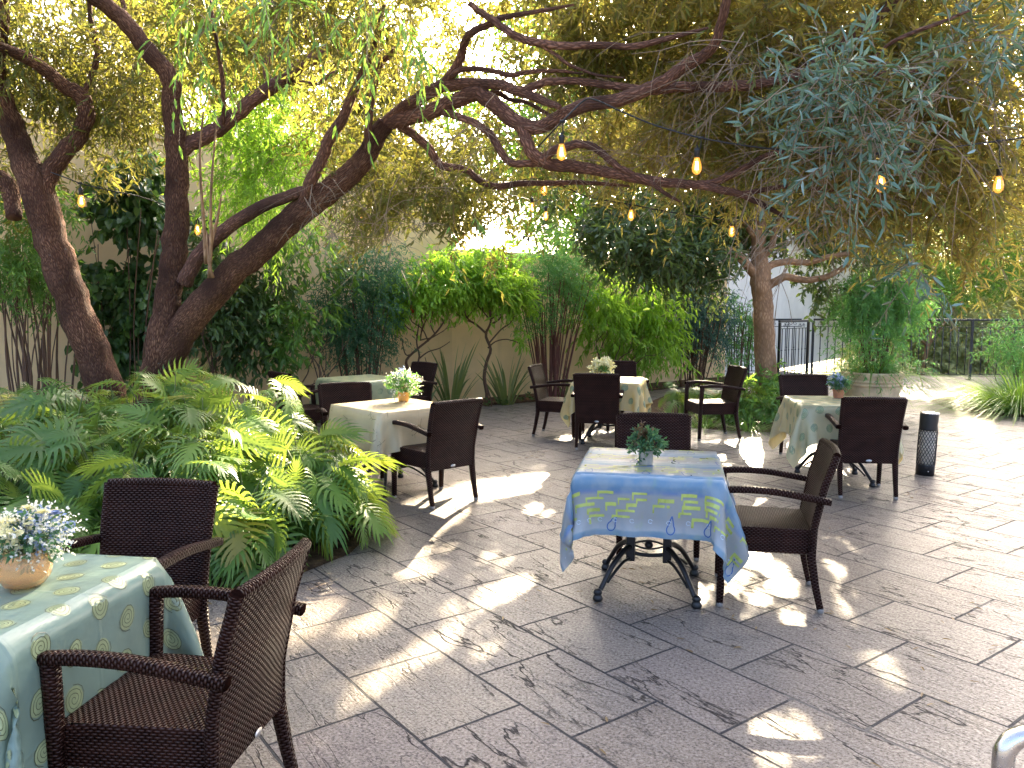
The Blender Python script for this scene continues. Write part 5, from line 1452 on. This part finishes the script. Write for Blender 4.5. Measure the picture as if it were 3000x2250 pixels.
plain('c', clT, [cloth_mat('cream_oilcloth', (.62, .52, .33), .3, .35, (.75, .58, .25)), P_brown], (-1.08, 7.18, .004), 43, 'cream oilcloth with brown leaf sketches, its top in full sun', leaf_print)
plain('d', clS, [cloth_mat('green_beige_oilcloth', (.36, .39, .22), .25, .35, (.6, .5, .2)), P_yel, P_olive], (-1.84, 9.76, .004), 43, 'green and beige oilcloth on the far table by the wall', lambda c, m: spirals(c, m))
plain('e', clS, [cloth_mat('yellow_oilcloth', (.56, .47, .23), .3, .35, (.8, .6, .2)), P_yel, P_olive], (1.165, 9.58, .004), -14, 'pale yellow oilcloth on the middle table with white flowers', lambda c, m: spirals(c, m, .16))
plain('f', clT, [cloth_mat('sage_yellow_oilcloth', (.44, .46, .30), .3, .3, (.85, .6, .18)), P_yel, P_olive], (3.04, 7.47, .004), 173, 'sage and yellow oilcloth on the table beside the ash bin', lambda c, m: spirals(c, m, .16))

# ------------------------------------------------------------------ pots of flowers on the tables
ZT = .755
def pot(name, loc, prof, mat, label, cat='flower pot'):
    root = empty(name, loc, RNG.random()*6, label, cat, None)
    mb = MB(); mb.lathe(prof, seg=28); mb.build('pot', mat, root); return root
def posy(root, c, rad, n, nl, L, W, mat, name='foliage', up=.7, shell=.6, stems=True):
    o0 = set(root.children)
    P, o, idx = blob_points(RNG, [(c, rad, 1)], n, shell)
    A = o+np.array([0, 0, up]); pos, dr, nor, seg = sprays(RNG, P, A, max(rad)*.5, nl, .2, .9, .05, .6)
    leaf_mesh(name, pos, dr, nor, L*(.6+.7*RNG.random(len(pos))), W, mat, root, RNG.random(len(pos)))
    if stems:
        seg = (P*np.array([.15, .15, 0])+np.array([0, 0, c[2]-rad[2]*1.1]), P*.6+np.array([0, 0, .2*c[2]]), P)
        twig_mesh('stems', seg, .0016, M['greenstem'], root)
# 1 blue table
p = gnd(1892, 1360, ZT)
r_ = pot('small_pot', (p.x, p.y, ZT), [(.036,0),(.04,.004),(.041,.075),(.043,.08),(.039,.08),(.036,.06),(.0,.058)], M['greypot'], 'small grey pot of green and reddish sprigs on the blue cloth')
posy(r_, (0,0,.125), (.085,.085,.06), 90, 9, .030, .013, M['nandina'])
posy(r_, (-.02,-.01,.16), (.06,.06,.05), 26, 9, .024, .010, L_('dusky_red_leaves', [(0, (.10,.05,.03)), (1, (.16,.12,.05))], (.3,.15,.05), .3), stems=False)
# 2 spiral table
glass, nt, out = newmat('amber_glass'); g = G(nt)
g.l(g.pr((.92, .66, .38), .06, .5, 0, None, Transmission_Weight=.75, IOR=1.25), out.inputs[0])
r_ = pot('round_vase', (-1.575, 2.52, ZT), [(.035,0),(.06,.008),(.078,.035),(.082,.062),(.072,.095),(.058,.112),(.061,.118),(.055,.116),(.068,.092),(.077,.06),(.07,.034),(.05,.012),(.0,.010)], glass, 'round amber glass vase of white and blue flowers on the spiral-patterned cloth', 'vase')
posy(r_, (0,0,.155), (.10,.10,.065), 110, 8, .022, .012, M['nandina'], up=.4)
posy(r_, (.02,-.01,.165), (.11,.11,.06), 200, 7, .011, .009, M['petalw'], 'white_flowers', up=.3, shell=.33, stems=False)
posy(r_, (.03,-.04,.175), (.075,.075,.05), 90, 8, .012, .010, M['petalb'], 'blue_flowers', up=.3, shell=.33, stems=False)
posy(r_, (-.05,.02,.205), (.06,.06,.035), 40, 8, .018, .013, M['petaly'], 'cream_flowers', up=.3, shell=.33, stems=False)
mb = MB()
for k in range(9):
    a = k*2.399; q = .04+.02*(k % 3); c = (q*math.cos(a)*.9+.01, q*math.sin(a)*.9-.03, .205+.012*(k % 4))
    for j in range(12):
        b = j*2*math.pi/12
        for (r1, dz) in ((.024, .0), (.015, .008)):
            e = Vector((c[0]+r1*math.cos(b+dz*40), c[1]+r1*math.sin(b+dz*40), c[2]+dz+.006))
            s = Vector((-math.sin(b), math.cos(b), 0))*.006; m = Vector(c).lerp(e, .6)
            mb.add([Vector(c), m+s+Vector((0,0,.002)), e, m-s+Vector((0,0,.002))], [(0,1,2,3)], None, k % 2)
mb.build('rosettes', [M['petalb'], M['petaly']], r_)
# 3 cream table
p = gnd(1183, 1176, ZT)
r_ = pot('small_pot', (p.x, p.y, ZT), [(.040,0),(.050,.006),(.055,.05),(.053,.085),(.056,.092),(.05,.092),(.048,.06),(.0,.058)], M['orangepot'], 'small orange pot with a wide white green spray on the cream cloth')
posy(r_, (0,0,.16), (.125,.125,.08), 130, 9, .034, .011, M['nandinag'], up=.5)
posy(r_, (0,0,.17), (.13,.13,.085), 150, 6, .018, .009, M['petalw'], 'white_flowers', up=.4, shell=.33, stems=False)
posy(r_, (.02,0,.24), (.07,.07,.06), 26, 9, .016, .008, M['petalb'], 'lavender_tips', up=.9, shell=.4)
# 4 middle table
p = Vector((1.09, 9.72, 0))
r_ = pot('small_pot', (p.x, p.y, ZT), [(.045,0),(.05,.006),(.055,.07),(.058,.075),(.05,.075),(.048,.05),(.0,.048)], M['orangepot'], 'small pot of cream white blooms on the middle yellow cloth')
posy(r_, (0,0,.11), (.09,.09,.05), 40, 8, .04, .018, M['nandinag'])
posy(r_, (0,0,.14), (.12,.12,.07), 110, 9, .034, .026, M['petaly'], 'cream_flowers', up=.5, shell=.33, stems=False)
# 5 sage table
p = gnd(2456, 1166, ZT)
r_ = pot('small_pot', (p.x, p.y, ZT), [(.042,0),(.044,.004),(.052,.07),(.056,.072),(.056,.085),(.05,.085),(.047,.06),(.0,.058)], M['terracotta'], 'small terracotta pot of blue grey sprigs on the sage cloth')
posy(r_, (0,0,.13), (.085,.085,.06), 90, 9, .032, .013, M['nandina'])
posy(r_, (.02,0,.17), (.06,.06,.06), 60, 8, .020, .011, M['petalb'], 'blue_flowers', up=.6, shell=.4, stems=False)

# ================================================================== STRING LIGHTS
fil, nt, out = newmat('glowing_filament'); g = G(nt)
e = g.n('ShaderNodeEmission'); e.inputs[0].default_value = (1, .62, .18, 1); e.inputs[1].default_value = 7; g.l(e.outputs[0], out.inputs[0])
bg, nt, out = newmat('amber_bulb_glass'); g = G(nt)
e = g.n('ShaderNodeEmission'); e.inputs[0].default_value = (1, .42, .06, 1); e.inputs[1].default_value = .42
tr = g.n('ShaderNodeBsdfTransparent'); tr.inputs[0].default_value = (1, .86, .6, 1); gl = g.n('ShaderNodeBsdfGlossy'); gl.inputs['Roughness'].default_value = .05
a1 = g.n('ShaderNodeMixShader'); a1.inputs[0].default_value = .25; g.l(tr.outputs[0], a1.inputs[1]); g.l(e.outputs[0], a1.inputs[2])
a2 = g.n('ShaderNodeMixShader'); a2.inputs[0].default_value = .07; g.l(a1.outputs[0], a2.inputs[1]); g.l(gl.outputs[0], a2.inputs[2]); g.l(a2.outputs[0], out.inputs[0])
def bulb_meshes():
    mb = MB(); mb.lathe([(.0,.0),(.012,.001),(.017,.006),(.018,.04),(.0205,.046),(.0205,.058),(.012,.066),(.006,.072),(.004,.085)], (0,0,0), 16)
    s = mb.build('socket', M['cable'])
    mb = MB(); mb.lathe([(.016,.004),(.020,-.012),(.029,-.040),(.032,-.062),(.029,-.083),(.018,-.099),(.004,-.106),(.0,-.106)], (0,0,0), 20); b = mb.build('bulb', bg)
    mb = MB()
    for k in range(6):
        a = k*math.pi/3; mb.tube([(.006*math.cos(a), .006*math.sin(a), -.02), (.011*math.cos(a+.3), .011*math.sin(a+.3), -.075)], .0016, 5)
    f = mb.build('filament', fil)
    for o in (s, b, f): COL.objects.unlink(o)
    return s.data, b.data, f.data
SM, BM, FM = bulb_meshes()
def string_light(pts, bulbs, label):
    """pts: cable run; bulbs: (u, v of the glass, y, drop)"""
    P = [at(*p) for p in pts]
    root = empty('string_light', P[0], 0, label, 'string light', 'festoon lights strung through the tree')
    mb = MB(); p, r = smooth_path(P, .006, 6); mb.tube(p, r, 6)
    bl = []
    for (u, v, y) in bulbs:
        g0 = at(u, v, y); k = min(range(len(p)), key=lambda i: abs(p[i].x-g0.x)+.3*abs(p[i].y-g0.y))
        a = p[k]; top = Vector((g0.x, g0.y, g0.z+.06))
        if a.z-top.z > .13 or True:
            mid = a.lerp(top, .5)+Vector((.008, 0, .0)); q, rr = smooth_path([a, mid, top+Vector((0,0,.07))], .0036, 4); mb.tube(q, rr, 6)
            mb.tube([a+Vector((-.018,0,0)), a+Vector((.018,0,0))], .010, 8)
        bl.append(top)
    into(root, mb.build('cable', M['cable'], root))
    for t in bl:
        s = link(bpy.data.objects.new('socket', SM), root); s.location = t-root.location
        b = link(bpy.data.objects.new('bulb', BM), s); f = link(bpy.data.objects.new('filament', FM), b)
string_light([(1160,320,5.9),(1195,282,5.75),(1215,262,5.6),(1262,217,5.6),(1290,217,5.5),(1340,240,5.5),(1420,272,5.45),(1515,298,5.4),(1620,316,5.4),(1720,326,5.4),(1850,333,5.4),(1990,326,5.4),(2100,312,5.4),(2215,296,5.4),(2330,270,5.4)],
             [(1213,332,5.6),(1505,362,5.42),(1903,400,5.4),(2157,402,5.4)], 'nearest string of amber bulbs looped over the red limb and running off to the right')
string_light([(1000,420,7.6),(1090,395,7.8),(1178,388,8.0),(1270,425,8.1),(1364,442,8.2),(1470,462,8.3),(1581,476,8.4),(1700,470,8.6),(1832,462,8.9),(1900,440,9.0)],
             [(1175,412,8.0),(1363,467,8.2),(1581,502,8.4),(1831,484,8.9)], 'second string of amber bulbs hanging below the tangled limbs')
string_light([(700,440,9.0),(785,445,9.2),(900,420,9.4),(1060,415,9.8),(1148,432,10.2),(1200,440,10.6),(1160,505,12.0),(1132,512,12.4)],
             [(785,466,9.2),(1149,449,10.2),(1179,468,10.4),(1141,532,12.2),(1132,527,12.4)], 'farthest string of small bulbs leading towards the pale wall')
string_light([(110,372,7.3),(145,385,7.3),(180,398,7.4),(240,412,7.6),(300,424,7.9),(360,445,8.2),(425,470,8.6),(470,480,8.8)],
             [(176,437,7.4),(427,498,8.6)], 'short string with two bulbs between the leaning trunk and the forked tree')

# ================================================================== SUN, SKY, CAMERA
w = bpy.data.worlds.new('World'); SC.world = w; w.use_nodes = True
nt = w.node_tree; bgn = nt.nodes['Background']; sky = nt.nodes.new('ShaderNodeTexSky'); sky.sky_type = 'NISHITA'; sky.sun_disc = False
sky.sun_elevation = SUN_EL; sky.sun_rotation = SUN_AZ; sky.altitude = 50; sky.air_density = .6; sky.dust_density = 8.0; sky.ozone_density = .6
nt.links.new(sky.outputs[0], bgn.inputs[0]); bgn.inputs[1].default_value = .15
sl = bpy.data.lights.new('sun', 'SUN'); sl.energy = 4.6; sl.angle = R(.55); sl.color = (1.0, .83, .58)
so = bpy.data.objects.new('sun', sl); COL.objects.link(so); so.rotation_euler = (-SDIR).to_track_quat('-Z', 'Y').to_euler(); so.location = SDIR*60

cd = bpy.data.cameras.new('camera'); cam = bpy.data.objects.new('camera', cd); COL.objects.link(cam)
cam.location = (0, 0, CAMH); cam.rotation_euler = (R(90)-PITCH, 0, 0); cd.sensor_width = 36; cd.lens = 36*FPX/3000; cd.clip_start = .05; cd.clip_end = 2000
SC.camera = cam
SC.view_settings.view_transform = 'Standard'; SC.view_settings.look = 'None'; SC.view_settings.gamma = 1; SC.view_settings.exposure = 3.25
SC.cycles.max_bounces = 10; SC.cycles.diffuse_bounces = 4; SC.cycles.transmission_bounces = 6; SC.cycles.transparent_max_bounces = 8; SC.cycles.sample_clamp_indirect = 6
SC.cycles.use_denoising = True
